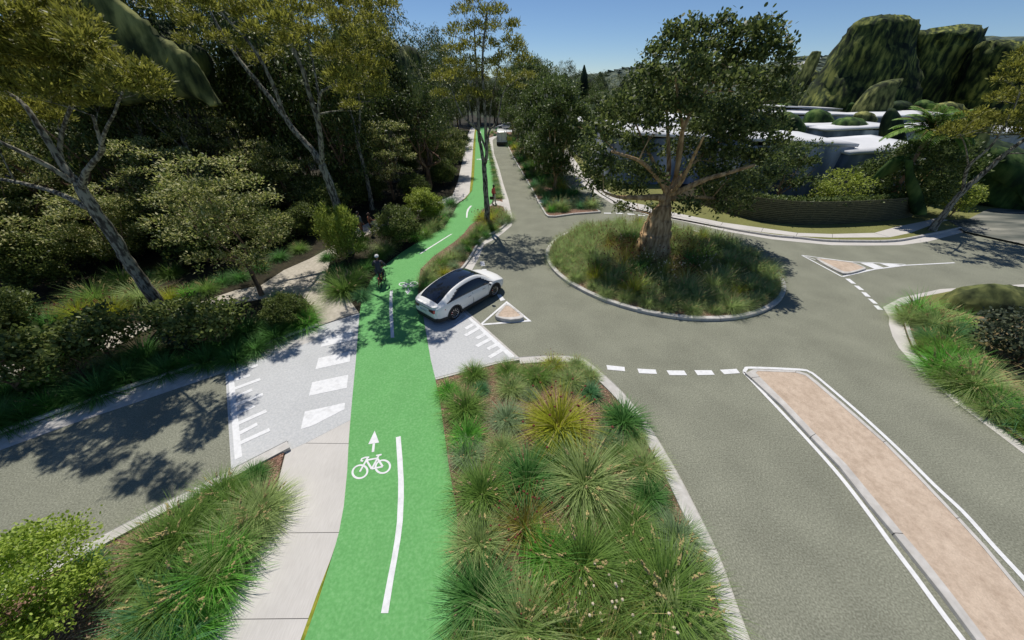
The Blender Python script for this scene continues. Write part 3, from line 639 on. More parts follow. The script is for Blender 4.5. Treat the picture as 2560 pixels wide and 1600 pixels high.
euc = dict(len=0.22, wid=0.06, flat=0.55, up=0.5, outw=0.9, rand=0.45, tuft=9, tr=0.10)
b1 = G(428, 806)
traced('paperbark_tree', b1, b1.y, [
    dict(p=[(428, 806, .30), (385, 745, .24), (330, 668, .22), (285, 597, .21), (231, 516, .20), (198, 467, .18)]),
    dict(p=[(198, 467, .15), (153, 405, .12), (95, 314, .09), (54, 256, .07), (-10, 215, .05)], d=1.0),
    dict(p=[(205, 470, .12), (215, 430, .10), (248, 388, .08), (256, 368, .07), (244, 330, .05), (231, 289, .04)], d=-0.8),
    dict(p=[(248, 385, .06), (262, 330, .05), (285, 285, .04), (306, 231, .03)], d=-1.2, d0=-.4),
    dict(p=[(153, 405, .09), (151, 351, .07), (178, 264, .05), (198, 231, .03)], d=0.8, d0=.5),
    dict(p=[(215, 520, .11), (145, 483, .09), (41, 455, .07), (-30, 444, .05)], d=0.8),
    dict(p=[(182, 455, .10), (103, 405, .08), (0, 355, .06), (-60, 330, .04)], d=-1.0)],
    [(40, 50), (120, 85), (55, 140), (150, 165), (225, 205), (120, 225), (40, 225), (300, 178), (355, 192), (330, 228, .8), (235, 130), (190, 65), (100, 15), (20, -10), (-50, 90), (-60, 190), (180, 262, .8), (70, 285), (245, 255, .7),
     (0, 290), (-20, 330, .8), (280, 215, .9), (380, 210, .7), (-30, 20), (130, 130), (200, 100, .8), (140, 300, .6), (0, 180), (85, 185), (265, 165, .8), (395, 240, .5), (60, 90), (0, 110), (150, 20, .7), (-120, 60), (-140, 180), (-200, 120), (-220, 30), (-260, 200), (-300, 100), (-180, 260), (-340, 20), (-360, 170), (-100, -30), (-220, 60, 1.3, -2), (-120, 40, 1.2, -2.2), (-300, 150, 1.3, -2), (-60, -60, 1.2, -2.4), (-380, 60, 1.3, -1.5), (20, -80, 1.0, -2.6), (-420, 150, 1.3, -2)],
    50, 620, euc, M['paperbark'], L_euc, 'speckled grey paperbark tree leaning left, with olive crown, nearest tree at the left', seed=3, dy=1.8)
b2 = G(876, 632)
traced('paperbark_tree', b2, b2.y, [
    dict(p=[(876, 632, .30), (863, 578, .26), (843, 516, .25), (822, 454, .24), (802, 409, .22)]),
    dict(p=[(802, 409, .19), (777, 372, .17), (735, 326, .15), (694, 268, .13), (645, 207, .11), (595, 145, .09), (554, 83, .07), (525, 25, .05), (500, -40, .03)], d=1.5),
    dict(p=[(712, 292, .10), (669, 182, .09), (620, 103, .07), (570, 50, .06), (525, 0, .04)], d=-1.0, d0=.5),
    dict(p=[(804, 409, .16), (803, 370, .14), (797, 314, .13), (777, 248, .11), (756, 173, .10), (727, 107, .08), (711, 41, .06), (700, -30, .04)], d=-1.5),
    dict(p=[(797, 300, .08), (802, 235, .07), (839, 207, .06), (859, 145, .045), (868, 103, .03)], d=-1.6, d0=-.6),
    dict(p=[(797, 240, .06), (785, 170, .05), (773, 103, .04), (770, 40, .03)], d=1.0, d0=-.5)],
    [(430, 28, .9), (480, 60, .8), (470, 105, .6), (545, 100, .7), (600, 120, .6), (640, 150, .7), (700, 60), (740, 30), (800, 40), (860, 60), (930, 60, .9), (900, 110), (950, 130, .8), (905, 165), (960, 170, .6), (930, 205),
     (860, 200), (830, 140), (870, 235, .8), (660, 30), (560, 15), (400, 15, .8), (780, 90), (720, 110, .7), (970, 20, .7), (640, 80, .6), (500, 15), (610, 40, .8), (840, 10), (950, -10), (700, -10), (880, 270, .6), (945, 235, .7), (690, 140, .5), (900, 20), (940, 95, .7)],
    42, 720, euc, M['paperbark'], L_euc, 'tall forked paperbark tree behind the lime bush, beside the cyclist', seed=5, dy=3.4, dyc=-1.6)
b3 = G(1219, 564)
traced('paperbark_tree', b3, b3.y, [
    dict(p=[(1219, 564, .24), (1216, 498, .20), (1213, 448, .18), (1210, 411, .17)]),
    dict(p=[(1209, 411, .13), (1204, 374, .12), (1197, 332, .11), (1195, 250, .09), (1190, 150, .06), (1185, 60, .04)], d=1.0),
    dict(p=[(1211, 411, .13), (1216.5, 389, .12), (1214, 324, .11), (1211, 256, .09), (1206, 145, .07), (1220, 9, .04)], d=-1.0),
    dict(p=[(1215, 375, .08), (1199, 334, .08), (1186, 317, .07), (1162, 296, .06), (1150, 280, .055), (1130, 227, .03)], d=-1.5, d0=-.3),
    dict(p=[(1217, 370, .07), (1223, 328, .065), (1236, 313, .055), (1248, 282, .05), (1258, 233, .04), (1293, 198, .02)], d=1.0, d0=-.3),
    dict(p=[(1224, 328, .045), (1226, 270, .04), (1240, 200, .03), (1255, 120, .02)], d=-1.0),
    dict(p=[(1186, 317, .045), (1175, 270, .035), (1160, 210, .025)], d=1.2, d0=-1)],
    [(1180, 5), (1160, 35), (1222, 38), (1249, 30, .8), (1141, 85), (1191, 73), (1235, 75), (1284, 68, .7), (1133, 128), (1176, 118), (1220, 116), (1278, 110), (1293, 128, .9), (1127, 163, .8), (1258, 151), (1304, 160, .8),
     (1104, 200, .9), (1140, 190), (1220, 169), (1316, 195, .8), (1176, 235, .9), (1100, 240, .8), (1205, 243, .8), (1249, 195), (1170, 160), (1205, -15), (1240, -10, .7), (1270, 210, .7), (1150, 250, .5), (1300, 220, .5), (1195, 195, .8)],
    30, 430, dict(euc, len=0.2, wid=0.065), M['paperbark'], L_euc, 'slender paperbark tree standing in the bed between cycle path and road', seed=8, dy=2.0)
b4 = G(2326, 579)
traced('leaning_street_tree', b4, b4.y, [
    dict(p=[(2326, 579, .26), (2359, 537, .20), (2407, 479, .18), (2455, 436, .16), (2503, 393, .14), (2560, 350, .11), (2630, 310, .07)]),
    dict(p=[(2407, 479, .10), (2421, 417, .09), (2478, 364, .07), (2526, 288, .05), (2550, 230, .03)], d=-.8),
    dict(p=[(2421, 417, .06), (2415, 370, .04), (2400, 335, .03)], d=-1.0)],
    [(2375, 335), (2425, 322), (2475, 315), (2440, 290, .7), (2515, 300), (2545, 168, .8), (2530, 200, .8), (2545, 250), (2500, 245, .8), (2560, 290), (2600, 250), (2620, 170), (2660, 300), (2530, 335, .8), (2600, 330), (2700, 250), (2670, 200), (2720, 320), (2650, 380), (2560, 140, .8), (2590, 210)],
    40, 480, dict(euc, len=0.25, wid=0.09), M['paperbark'], L_euc, 'dark-trunked street tree leaning right over the grass verge corner', seed=12, dy=2.0)

# the big bottle-trunk tree on the roundabout
bt = G(1631, 640, 0.1)
Yb = bt.y
px0 = pxm(Yb, 1640, 560)
tl = [
    dict(p=[(1631, 640, 40*px0), (1632, 612, 42*px0), (1639, 580, 36*px0), (1651, 545, 26*px0), (1659, 518, 17*px0), (1664, 500, 12*px0), (1668, 480, 9*px0), (1672, 462, 6*px0)]),
    dict(p=[(1664, 497, .22), (1640, 493, .20), (1600, 494, .15), (1544, 492, .09), (1510, 480, .05)], d=-1.5),
    dict(p=[(1668, 488, .20), (1700, 478, .17), (1759, 450, .14), (1831, 429, .10), (1887, 412, .07)], d=-2.0),
    dict(p=[(1670, 495, .22), (1705, 496, .18), (1740, 492, .12), (1800, 498, .07)], d=2.0),
    dict(p=[(1668, 484, .17), (1649, 450, .14), (1606, 407, .10), (1565, 390, .08), (1529, 379, .05)], d=-2.5),
    dict(p=[(1668, 484, .16), (1655, 440, .12), (1635, 407, .10), (1611, 360, .07), (1590, 310, .04)], d=1.5),
    dict(p=[(1668, 484, .17), (1690, 440, .14), (1707, 326, .11), (1755, 240, .08), (1817, 168, .05)], d=1.0),
    dict(p=[(1690, 440, .11), (1707, 340, .09), (1697, 260, .07), (1688, 192, .04)], d=-1.5),
    dict(p=[(1668, 484, .15), (1672, 400, .12), (1668, 300, .08), (1660, 200, .04)], d=2.5),
    dict(p=[(1672, 480, .14), (1740, 400, .11), (1830, 330, .08), (1900, 260, .05)], d=3.0),
    dict(p=[(1672, 484, .13), (1700, 460, .11), (1730, 400, .08), (1760, 340, .05)], d=-3.0)]
fc = [(1690, 95, .8), (1740, 78, .7), (1800, 70, .6), (1855, 95, .9), (1912, 85, .8), (1655, 140, .9), (1720, 140), (1790, 135), (1860, 150), (1925, 140), (1640, 205), (1700, 215), (1770, 205), (1840, 215), (1905, 210), (1955, 180, .6), (1655, 265, .9),
      (1720, 275), (1790, 275), (1860, 275), (1925, 245, .8), (1600, 245, .9), (1560, 262, .7), (1525, 290, .9), (1580, 305), (1640, 315, .7), (1770, 335), (1830, 345), (1890, 335), (1935, 310, .7), (1500, 335, .8), (1545, 355), (1600, 375, .8),
      (1730, 380), (1795, 395), (1855, 405), (1470, 440, .6), (1510, 425), (1570, 430), (1625, 445, .8), (1745, 435, .9), (1800, 455), (1865, 455, .9), (1540, 475, .7), (1590, 480, .6), (1765, 492, .8), (1835, 490), (1885, 470, .8), (1722, 520, .6), (1805, 525, .6), (1860, 515, .6),
      (1500, 470, .6), (1720, 330, .8), (1680, 380, .6), (1900, 400, .7), (1930, 440, .5), (1480, 380, .7), (1560, 520, .4), (1630, 520, .3), (1610, 190, .6), (1960, 240, .5), (1740, 180), (1820, 180), (1880, 300), (1820, 300), (1940, 360, .6)]
traced('bottle_trunk_tree', Vector((bt.x, bt.y, 0.1)), Yb, tl, fc, 46, 620, dict(len=0.20, wid=0.135, flat=0.8, up=0.3, outw=0.5, rand=0.8, tuft=5, tr=0.2, shape='oval', nr=0.9),
       M['tanbark'], L_fig, 'big round-leaved tree with swollen tan trunk growing on the roundabout', seed=21, dy=3.1, dyc=1.3, nside=14, twigs=3)

# ---------------- generic trees grown from a crown shape
def gen_tree(name, seed, H, tr, fork, cw, lf, bark, leafm, ncl, crad, nl, cb=None, nmain=5, lean=0.0, twigs=3, zig=0.0, rmax=0.07):
    rr_ = random.Random(seed); cb = fork if cb is None else cb
    top = Vector((lean*H, 0, H*0.92)); f = Vector((lean*fork, 0, fork))
    limbs = [[(Vector((0, 0, -0.1)), tr*1.3), (Vector((lean*fork*.4, 0, fork*0.4)), tr), (f, tr*0.85)]]
    a0 = rr_.uniform(0, 6.28)
    for k in range(nmain):
        a = a0+k*2.399+rr_.uniform(-.3, .3); rr2 = cw*rr_.uniform(0.25, 0.75) if k else 0.1*cw; zt = rr_.uniform(0.6, 0.9)*H
        e = Vector((f.x+math.cos(a)*rr2, math.sin(a)*rr2, zt)); s = Vector((0, 0, fork*rr_.uniform(0.65, 1.0))); s.x = lean*s.z
        mids = [s.lerp(e, t)+Vector((rr_.gauss(0, zig+.04)*cw, rr_.gauss(0, zig+.04)*cw, 0.12*(e.z-s.z)*math.sin(t*3.1)*-0.6)) for t in (.33, .66)]
        limbs.append([(s, tr*.55), (mids[0], tr*.42), (mids[1], tr*.28), (e, tr*.12)])
    cs = []
    for k in range(ncl):
        t = (k+rr_.random())/ncl; z = cb+(H-cb)*t**0.9
        prof = math.sin(math.pi*min(1, (0.12+0.80*t)))**0.7
        rad_ = cw*prof*math.sqrt(rr_.uniform(0.1, 1)); a = k*2.399+rr_.uniform(-.5, .5)
        cs.append((Vector((lean*z+rad_*math.cos(a), rad_*math.sin(a), z*rr_.uniform(.9, 1.08))), crad*rr_.uniform(0.55, 1.3), int(nl*rr_.uniform(0.6, 1.2))))
    return make_tree_data(name, limbs, cs, lf, bark, leafm, seed, nside=7, twigs=twigs, rmax=rmax)
dk = dict(len=0.42, wid=0.13, flat=1.0, up=-0.1, outw=0.3, rand=0.5, droop=-0.7, tuft=10, tr=0.35)
DARK = [gen_tree('dark_forest_tree', 31+k, h, .28, h*.35, cw, dk, M['greybark'] if k % 2 else M['brownbark'], L_dark if k != 2 else L_dark2, 34, 1.7, 300, cb=h*.22, nmain=6)
        for k, (h, cw) in enumerate([(15, 4.2), (18, 4.6), (13, 3.8)])]
PALE = [gen_tree('pale_understorey_tree', 51+k, h, .11, h*.3, cw, dict(len=0.17, wid=0.085, flat=0.38, up=0.2, outw=0.7, rand=0.45, tuft=9, tr=0.13, nr=0.25), M['brownbark'], L_pale, 44, .75, 230, cb=h*.28, nmain=5, zig=.03)
        for k, (h, cw) in enumerate([(6.5, 2.7), (5.2, 2.2)])]
MID = [gen_tree('flowering_street_tree', 61+k, h, .17, h*.22, cw, dict(len=0.24, wid=0.11, flat=0.8, up=0.4, outw=0.6, rand=0.7, tuft=8, tr=0.16), M['tanbark'], L_mid, 56, 1.0, 400, cb=h*.2, nmain=6)
       for k, (h, cw) in enumerate([(8.0, 2.9), (10.5, 3.2)])]
GUM = [gen_tree('brown_bark_gum', 71, 9.5, .26, 2.2, 3.6, dict(dk, len=.3, wid=.1), M['brownbark'], L_dark2, 26, 1.3, 200, cb=4.5, nmain=7, zig=.13, rmax=.1)]
def spikes(seed, H, cw, cb, n=90):
    V = []; Fc = []; r_ = random.Random(seed)
    mb_ = MB()
    for _ in range(n):
        t = r_.random(); z = cb+(H-cb)*t; rad_ = cw*math.sin(math.pi*min(1, .12+.8*t))**.7*r_.uniform(.85, 1.15); a = r_.uniform(0, 6.28)
        p = Vector((rad_*math.cos(a), rad_*math.sin(a), z)); mb_.tube([p, p+Vector((0, 0, .12)), p+Vector((0, 0, .24))], [.035, .05, .02], 5)
    me = bpy.data.meshes.new('flowers'); me.from_pydata(mb_.v, [], mb_.f); me.materials.append(M['cream']); return me
SPK = [spikes(5, 8.0, 2.9, 1.8), spikes(6, 10.5, 3.2, 2.3, 120)]

# street trees in the median and on the verge
mt = [(1386, 480, 0, 1.12, 'nearest tree of the planted median, thin trunk with upright branches'), (1366, 441, 0, 1.15, 'second tree along the planted median, close behind the nearest one'), (1345, 428, 1, 1.0, 'third tree along the planted median, reddish trunk in shade'),
      (1332, 399, 1, 1.1, 'fourth tree along the planted median, slim shaded trunk'), (1318, 384, 1, 1.2, 'fifth tree along the planted median, thick reddish trunk near the van'), (1296, 356, 1, 1.05, 'sixth tree along the planted median, beside the white van'), (1282, 338, 1, 1.15, 'farthest tree of the planted median beyond the white van')]
for i, (px, py, k, s, lb) in enumerate(mt):
    plant('flowering_street_tree', MID[k], G(px, py), lb, group='row of trees on the planted median', rz=i*1.3, sc=s, extra=('flowers', SPK[k]))
vt = [(1482, 392, 0, .95, 'small tree on the lawn verge left of the big roundabout tree'), (1535, 402, 0, .9, 'small verge tree partly hidden behind the roundabout tree at its left'), (1590, 425, 1, .75, 'verge tree hidden behind the roundabout tree trunk limbs'), (1478, 352, 1, .85, 'verge tree beside the far bend of the right footpath'),
      (1440, 330, 1, .95, 'tall far verge tree behind the median trees'), (1740, 440, 0, .95, 'tree behind the slatted fence end, right of the roundabout trunk'), (1850, 448, 0, .75, 'tree behind the left part of the slatted fence')]
for i, (px, py, k, s, lb) in enumerate(vt):
    plant('street_tree', MID[k], G(px, py), lb, group='trees on the right verge', rz=i*2.1+.4, sc=s)
Yf = 33.5
p = D(1940, 500, Yf); plant('street_tree', gen_tree('small_tree', 81, 5.0, .13, 1.2, 2.6, dict(len=0.26, wid=0.12, flat=0.8, up=0.3, outw=0.5, rand=0.7, tuft=7, tr=.16), M['tanbark'], L_mid, 30, .8, 150, cb=1.6, nmain=5), Vector((p.x, Yf, .1)), 'open-branched small tree rising behind the middle of the slatted fence')
p = D(2090, 500, 31.5); plant('garden_shrub', gen_tree('shrub', 82, 2.9, .07, .4, 1.9, dict(len=0.24, wid=0.12, flat=0.8, up=0.3, outw=0.5, rand=0.7, tuft=7, tr=.16), M['tanbark'], L_lime2, 22, .75, 130, cb=.6, nmain=5), Vector((p.x, 31.8, .1)), 'yellow-green leafy shrub above the hedge behind the slatted fence', 'shrub')
p = D(2262, 500, 31.0); plant('street_tree', gen_tree('dark_tree', 83, 5.6, .14, .8, 3.5, dict(len=0.26, wid=0.13, flat=0.8, up=0.3, outw=0.5, rand=0.7, tuft=7, tr=.16), M['tanbark'], L_mid, 54, .95, 260, cb=.7, nmain=6), Vector((p.x, 31.6, .1)), 'dense dark green tree beneath the fern fronds behind the fence')
p = G(2372, 545); plant('garden_shrub', gen_tree('shrub', 84, 2.4, .06, .3, 1.1, dict(len=0.22, wid=0.1, flat=0.8, up=0.3, outw=0.5, rand=0.7, tuft=7, tr=.14), M['tanbark'], L_lime2, 16, .55, 110, cb=.5, nmain=4), Vector((p.x, p.y, .1)), 'small yellow-green shrub beside the leaning tree trunk', 'shrub')

# tree fern / palm
def palm(seed, hgt, nf, fl):
    r_ = random.Random(seed); mt_ = MB(); mt_.tube([(0, 0, 0), (.05, 0, hgt*.5), (0, 0, hgt)], [.16, .13, .14], 8)
    P = []; Dd = []; N = []; Ln = []; mbr = MB()
    for i in range(nf):
        a = i*2.399; el = r_.uniform(0.15, 1.25); u = Vector((math.cos(a), math.sin(a), 0)); pts = []
        q = Vector((0, 0, hgt)); ang_ = el+.4; st = fl/12
        for s in range(13):
            pts.append(q.copy()); q = q+(u*math.cos(ang_)+Vector((0, 0, 1))*math.sin(ang_))*st; ang_ -= (0.13+.03*r_.random())*(1.25-el*.35)
        mbr.tube(pts, [.03*(1-s/14) for s in range(13)], 4)
        side = Vector((-u.y, u.x, 0))
        for s in range(1, 13):
            for ss in (0.0, 0.5):
                b = pts[s-1].lerp(pts[s], ss); tdir = (pts[s]-pts[s-1]).normalized(); prof = math.sin(math.pi*(s+ss)/14)**.6
                for sg in (-1, 1):
                    P.append(b); Dd.append(side*sg+tdir*.55+Vector((0, 0, -.25))); N.append(Vector((0, 0, 1))); Ln.append(.75*prof)
    V, Fq = leafcloud(np.array(P), np.array(Dd), np.array(N), np.array(Ln), np.full(len(P), .19)); return mt_, mbr, npmesh('frond_leaves', V, Fq, leafmat('frond_green', [(.09, .18, .03), (.2, .34, .07), (.34, .5, .13)], .4))
mt_, mbr, fm = palm(4, 6.1, 34, 3.1)
p = D(2272, 420, 30.2); r = empty('palm', (p.x, 30.2, .1)); mt_.build('trunk', M['brownbark'], r, True); mbr.build('frond_stalks', M['tanbark'], r); addme('fronds', fm, r)
tag(r, 'feathery green palm rising above the dark tree behind the fence', 'palm')

# slatted retaining fence with hedge
base = C3([(690, 1052), (900, 1128), (1060, 1162), (1250, 1178), (1480, 1173), (1700, 1158), (1830, 1138)])
fb = smooth_poly(base, 5); r = empty('slatted_fence', base[3]); o3 = base[3]
HF = [1.35+.0*i for i in range(len(fb))]
ms = MB(); nrow = 13
for k in range(nrow):
    z = .12+k*.145
    a = [q-o3 for q in offset(fb, .0)]; b = [q-o3 for q in offset(fb, .035)]
    n = len(a); v = [(p_.x, p_.y, z) for p_ in a]+[(p_.x, p_.y, z+.105) for p_ in a]+[(p_.x, p_.y, z+.105) for p_ in b]+[(p_.x, p_.y, z) for p_ in b]
    f = [(s*n+i, s*n+i+1, ((s+1) % 4)*n+i+1, ((s+1) % 4)*n+i) for s in range(4) for i in range(n-1)]; ms.add(v, f)
ms.build('slats', M['slat'], r)
for i in range(0, len(fb), 2):
    q = offset(fb, .075)[i]-o3; mp_ = MB(); mp_.box((q.x, q.y, 1.02), (.07, .07, 1.9)); mp_.build('post', M['slat'], r)
ob = offset(fb, .14); mbk = MB(); v, f = band([q-o3 for q in ob], [q-o3 for q in offset(fb, .16)], 0); n = len(ob)
mbk.add([(q.x-o3.x, q.y-o3.y, .1) for q in ob]+[(q.x-o3.x, q.y-o3.y, 1.85) for q in ob], [(i, i+1, n+i+1, n+i) for i in range(n-1)]); mbk.build('backing', M['soil'], r)
tag(r, 'long curved fence of dark horizontal timber slats on the grass verge', 'fence')
hp = offset(fb, .55); r = empty('hedge', hp[12])
LP = []; 
for i in range(2, len(hp)-1):
    for _ in range(150):
        q = hp[i].lerp(hp[min(i+1, len(hp)-1)], rnd.random()); LP.append((q.x+rnd.gauss(0, .22)-hp[12].x, q.y+rnd.gauss(0, .22)-hp[12].y, rnd.uniform(1.65, 2.1)))
LP = np.array(LP); n = len(LP)
V, Fq = leafcloud(LP, rng.normal(size=(n, 3))+np.array([0, -.3, .4]), rng.normal(size=(n, 3))*.6+np.array([0, 0, 1]), rng.uniform(.14, .26, n), rng.uniform(.08, .13, n), 'oval')
addme('foliage', npmesh('hedge_leaves', V, Fq, leafmat('hedge_leaf', [(.05, .09, .02), (.12, .17, .04), (.25, .3, .1)], .35)), r)
hs = MB()
for i in range(2, len(hp), 1): q = hp[i]-hp[12]; hs.tube([(q.x, q.y, .1), (q.x+.05, q.y, 1.0), (q.x, q.y+.05, 1.8)], [.03, .025, .015], 5)
hs.build('stems', M['tanbark'], r)
tag(r, 'low leafy hedge topping the curved slatted fence', 'hedge')

# ---------------- forest on the left
ut = [(655, 738, 0, 1.0, 'pale-leaved small tree beside the gravel path, trunk at the path edge'), (500, 620, 0, 1.0, 'yellowish-leaved small tree between the two leaning paperbark trunks'), (985, 500, 0, 1.0, 'pale-leaved slender tree behind the dark bush near the walking couple'),
      (135, 650, 0, 1.1, 'pale-leaved tree left of the nearest paperbark trunk'), (40, 740, 1, 1.0, 'yellow-flecked small tree at the far left edge of the forest'), (735, 555, 1, 1.1, 'dull pale-leaved small tree left of the forked paperbark trunk'), (600, 560, 0, 1.1, 'broad pale-leaved tree deep behind the path, left of centre in the forest'),
      (420, 560, 1, 1.2, 'pale-leaved tree deep in the forest above the leaning trunk'), (20, 560, 0, 1.2, 'pale-leaved tree in the far left background of the forest'), (560, 650, 1, .9, 'low pale-leaved tree just beyond the gravel path'), (330, 680, 1, .9, 'low pale-leaved tree left of the leaning paperbark, beyond the path'),
      (1130, 440, 1, 1.0, 'pale small tree at the edge of the far footpath'),
      (230, 590, 1, 1.3, 'pale-leaved tree behind the fork of the nearest paperbark'), (690, 480, 0, 1.1, 'pale-leaved tree in the background left of the forked paperbark'), (860, 470, 1, 1.2, 'pale-leaved tree in the background right of the forked paperbark'), (560, 500, 0, 1.25, 'tall pale-leaved tree in the forest background at centre left'), (1060, 430, 1, 1.1, 'pale-leaved tree behind the crooked gum at the far footpath'), (330, 500, 0, 1.3, 'pale-leaved tree far behind the nearest leaning trunk')]
for i, (px, py, k, s, lb) in enumerate(ut):
    plant('understorey_tree', PALE[k], G(px, py, .05), lb, group='pale understorey trees of the forest', rz=i*1.7, sc=s)
p = G(300, 610, .05); plant('brown_bark_tree', GUM[0], p, 'crooked brown-barked gum behind the nearest leaning paperbark', rz=2.4)
p = G(1075, 468, .05); plant('brown_bark_tree', GUM[0], p, 'crooked branching gum beside the far footpath bend', rz=.5, sc=1.0)
p = G(745, 500, .05); plant('brown_bark_tree', GUM[0], p, 'crooked gum in deep shade left of the forked paperbark', rz=4.0, sc=1.05)
b5 = G(405, 548, .05)
traced('paperbark_tree', b5, b5.y, [dict(p=[(405, 548, .42), (384, 487, .40), (343, 405, .37), (306, 330, .34), (285, 297, .30)]), dict(p=[(285, 297, .24), (264, 157, .2), (219, 54, .15), (190, 0, .12), (150, -90, .06)], d=.6),
     dict(p=[(288, 297, .22), (289, 173, .18), (268, 83, .14), (256, 0, .11), (250, -90, .06)], d=-.8)], [(150, -60), (230, -60), (180, -100), (290, -80), (100, -90), (330, 20, .7), (360, 60, .6)], 50, 280, euc, M['paperbark'], L_euc,
     'thick grey twin-stemmed paperbark behind the nearest leaning tree', seed=33, dy=1.5)
b6 = G(930, 524, .05)
traced('slender_gum_tree', b6, b6.y, [dict(p=[(930, 524, .20), (922, 470, .18), (908, 410, .15), (892, 350, .13)]), dict(p=[(892, 350, .10), (880, 290, .09), (852, 215, .07), (830, 150, .04)], d=.8), dict(p=[(894, 356, .10), (900, 290, .08), (896, 200, .06), (905, 130, .03)], d=-.8)],
     [(830, 150), (860, 180), (905, 140), (890, 210), (930, 190), (870, 110), (920, 90), (850, 240, .7), (940, 250, .8)], 34, 420, dict(dk, len=.28, wid=.09), M['paperbark'], L_dark2, 'slender grey gum rising behind the walking couple, forked halfway up', seed=35, dy=2)
b7 = G(768, 500, .05)
traced('slender_gum_tree', b7, b7.y, [dict(p=[(768, 500, .24), (752, 440, .2), (725, 370, .17), (700, 320, .15)]), dict(p=[(700, 320, .12), (670, 260, .1), (640, 180, .07), (620, 110, .04)], d=.8), dict(p=[(702, 325, .11), (705, 250, .09), (690, 160, .06), (680, 90, .03)], d=-.8)],
     [(620, 150), (650, 120), (690, 110), (660, 190), (610, 200), (700, 170), (720, 220, .8), (590, 240, .8), (640, 250, .8)], 36, 420, dict(dk, len=.28, wid=.09), M['paperbark'], L_dark2, 'slender grey gum in the shade left of the forked paperbark', seed=36, dy=2)
THIN = gen_tree('thin_gum', 77, 13.5, .15, 6.5, 2.6, dict(dk, len=.26, wid=.085), M['paperbark'], L_dark2, 18, 1.1, 260, cb=7.5, nmain=4)
for i, (px, py, s, lb) in enumerate([(560, 560, 1, 'thin pale-trunked gum behind the first pale understorey tree'), (660, 512, 1.05, 'thin pale-trunked gum left of the shaded grey gum'), (150, 575, 1, 'thin pale-trunked gum at the far left behind the pale trees'), (1000, 468, .95, 'thin pale-trunked gum behind the yellow-green bush'), (1118, 432, .85, 'thin pale-trunked gum next to the far footpath'), (825, 478, 1, 'thin pale-trunked gum between the paperbark fork and the slender grey gum'), (470, 560, .95, 'thin pale-trunked gum right of the thick twin-stemmed paperbark')]):
    plant('thin_gum_tree', THIN, G(px, py, .05), lb, group='thin pale-trunked gums of the forest', rz=i*1.4, sc=s)
# dark trees of the forest interior
dl = [(-9, 112), (-15, 114), (-4, 108), (2, 110), (-2, 120), (6, 122), (11, 114), (-12, 121), (-15.2, 33), (-20, 34), (-25.5, 32), (-31, 30.5), (-38, 30), (-46, 30), (-17, 38), (-22, 36), (-28, 34), (-36, 37), (-44, 42), (-14, 43), (-19, 46), (-25, 45), (-33, 48), (-42, 54), (-11.5, 50), (-16, 54), (-22, 57), (-30, 60), (-12, 61), (-17, 66),
      (-25, 70), (-12.5, 73), (-18, 80), (-30, 80), (-13, 86), (-20, 94), (-13.5, 98), (-12, 109), (-5, 114), (1, 116), (7, 112), (12, 104), (-37, 24), (-46, 24), (-54, 20), (-54, 38), (-60, 28), (-8, 118), (-19, 106), (15, 118), (4, 108), (9, 120)]
word = ['very tall', 'tall', 'bushy']
for i, (x, y) in enumerate(dl):
    k = i % 3; far = y > 60; s = rnd.uniform(.85, 1.1)
    if y > 100: s = .78
    if -14 < x < -10 and y < 100: s *= .85
    lb = 'dark drooping tree closing the view at the far end of the road' if y > 96 else ('dark drooping forest tree deep in the left forest' if far else 'dark drooping forest tree standing behind the pale understorey trees')
    plant('dark_forest_tree', DARK[k], Vector((x, y, 0)), lb, group='dark trees at the end of the road' if y > 96 else ('dark trees deep in the left forest' if far else 'dark trees behind the understorey'), rz=i*1.1, sc=s)
# trees behind the houses on the right
bk = [(20, 92, 1, .75), (27, 100, 0, .7), (34, 96, 2, .8), (44, 108, 1, .75), (16, 104, 0, .9), (24, 120, 2, 1.0), (52, 118, 0, .8), (64, 112, 2, .8), (38, 125, 1, .9), (12, 84, 2, .6), (78, 125, 0, .9), (90, 120, 1, .9), (17, 70, 2, .5), (22, 78, 0, .5)]
for i, (x, y, k, s) in enumerate(bk):
    s = min(s, 11.2/(15, 18, 13)[k])
    plant('background_tree', DARK[k], Vector((x, y, 0)), 'dark tree in the skyline behind the white-roofed houses', group='dark skyline trees behind the houses', rz=i*.9, sc=s)

# ---------------- bushes
def bush_data(seed, rad_, hgt, leafm, ln, wd, ncl, nl, shape='diamond', up=.3):
    return gen_tree('bush', seed, hgt, .035, hgt*.12, rad_, dict(len=ln, wid=wd, flat=.85, up=up, outw=.6, rand=.6, tuft=7, tr=.1, shape=shape), M['brownbark'], leafm, ncl, rad_*.30, nl, cb=hgt*.16, nmain=5, twigs=3, rmax=.02)
B_lime = bush_data(91, 1.5, 2.0, L_lime, .075, .045, 46, 420, 'oval')
B_feather = gen_tree('bush', 92, 2.9, .035, .4, 1.5, dict(len=.2, wid=.05, flat=1.6, up=1.4, outw=.8, rand=.4, tuft=6, tr=.1), M['brownbark'], L_lime2, 34, .42, 330, cb=.5, nmain=6, twigs=3, rmax=.02)
B_dull = bush_data(93, 1.45, 2.3, L_bush, .13, .075, 46, 330)
B_lime2 = bush_data(94, 1.3, 2.0, L_lime2, .14, .09, 40, 280)
B_small = gen_tree('bush', 95, 2.3, .06, .5, 1.5, dict(len=.17, wid=.11, flat=.5, up=.2, outw=.6, rand=.6, tuft=6, tr=.13, shape='oval'), M['brownbark'], L_bush, 30, .5, 90, cb=.9, nmain=5, zig=.06)
B_blue = bush_data(96, .8, 1.2, L_blue, .17, .09, 14, 110, 'oval')
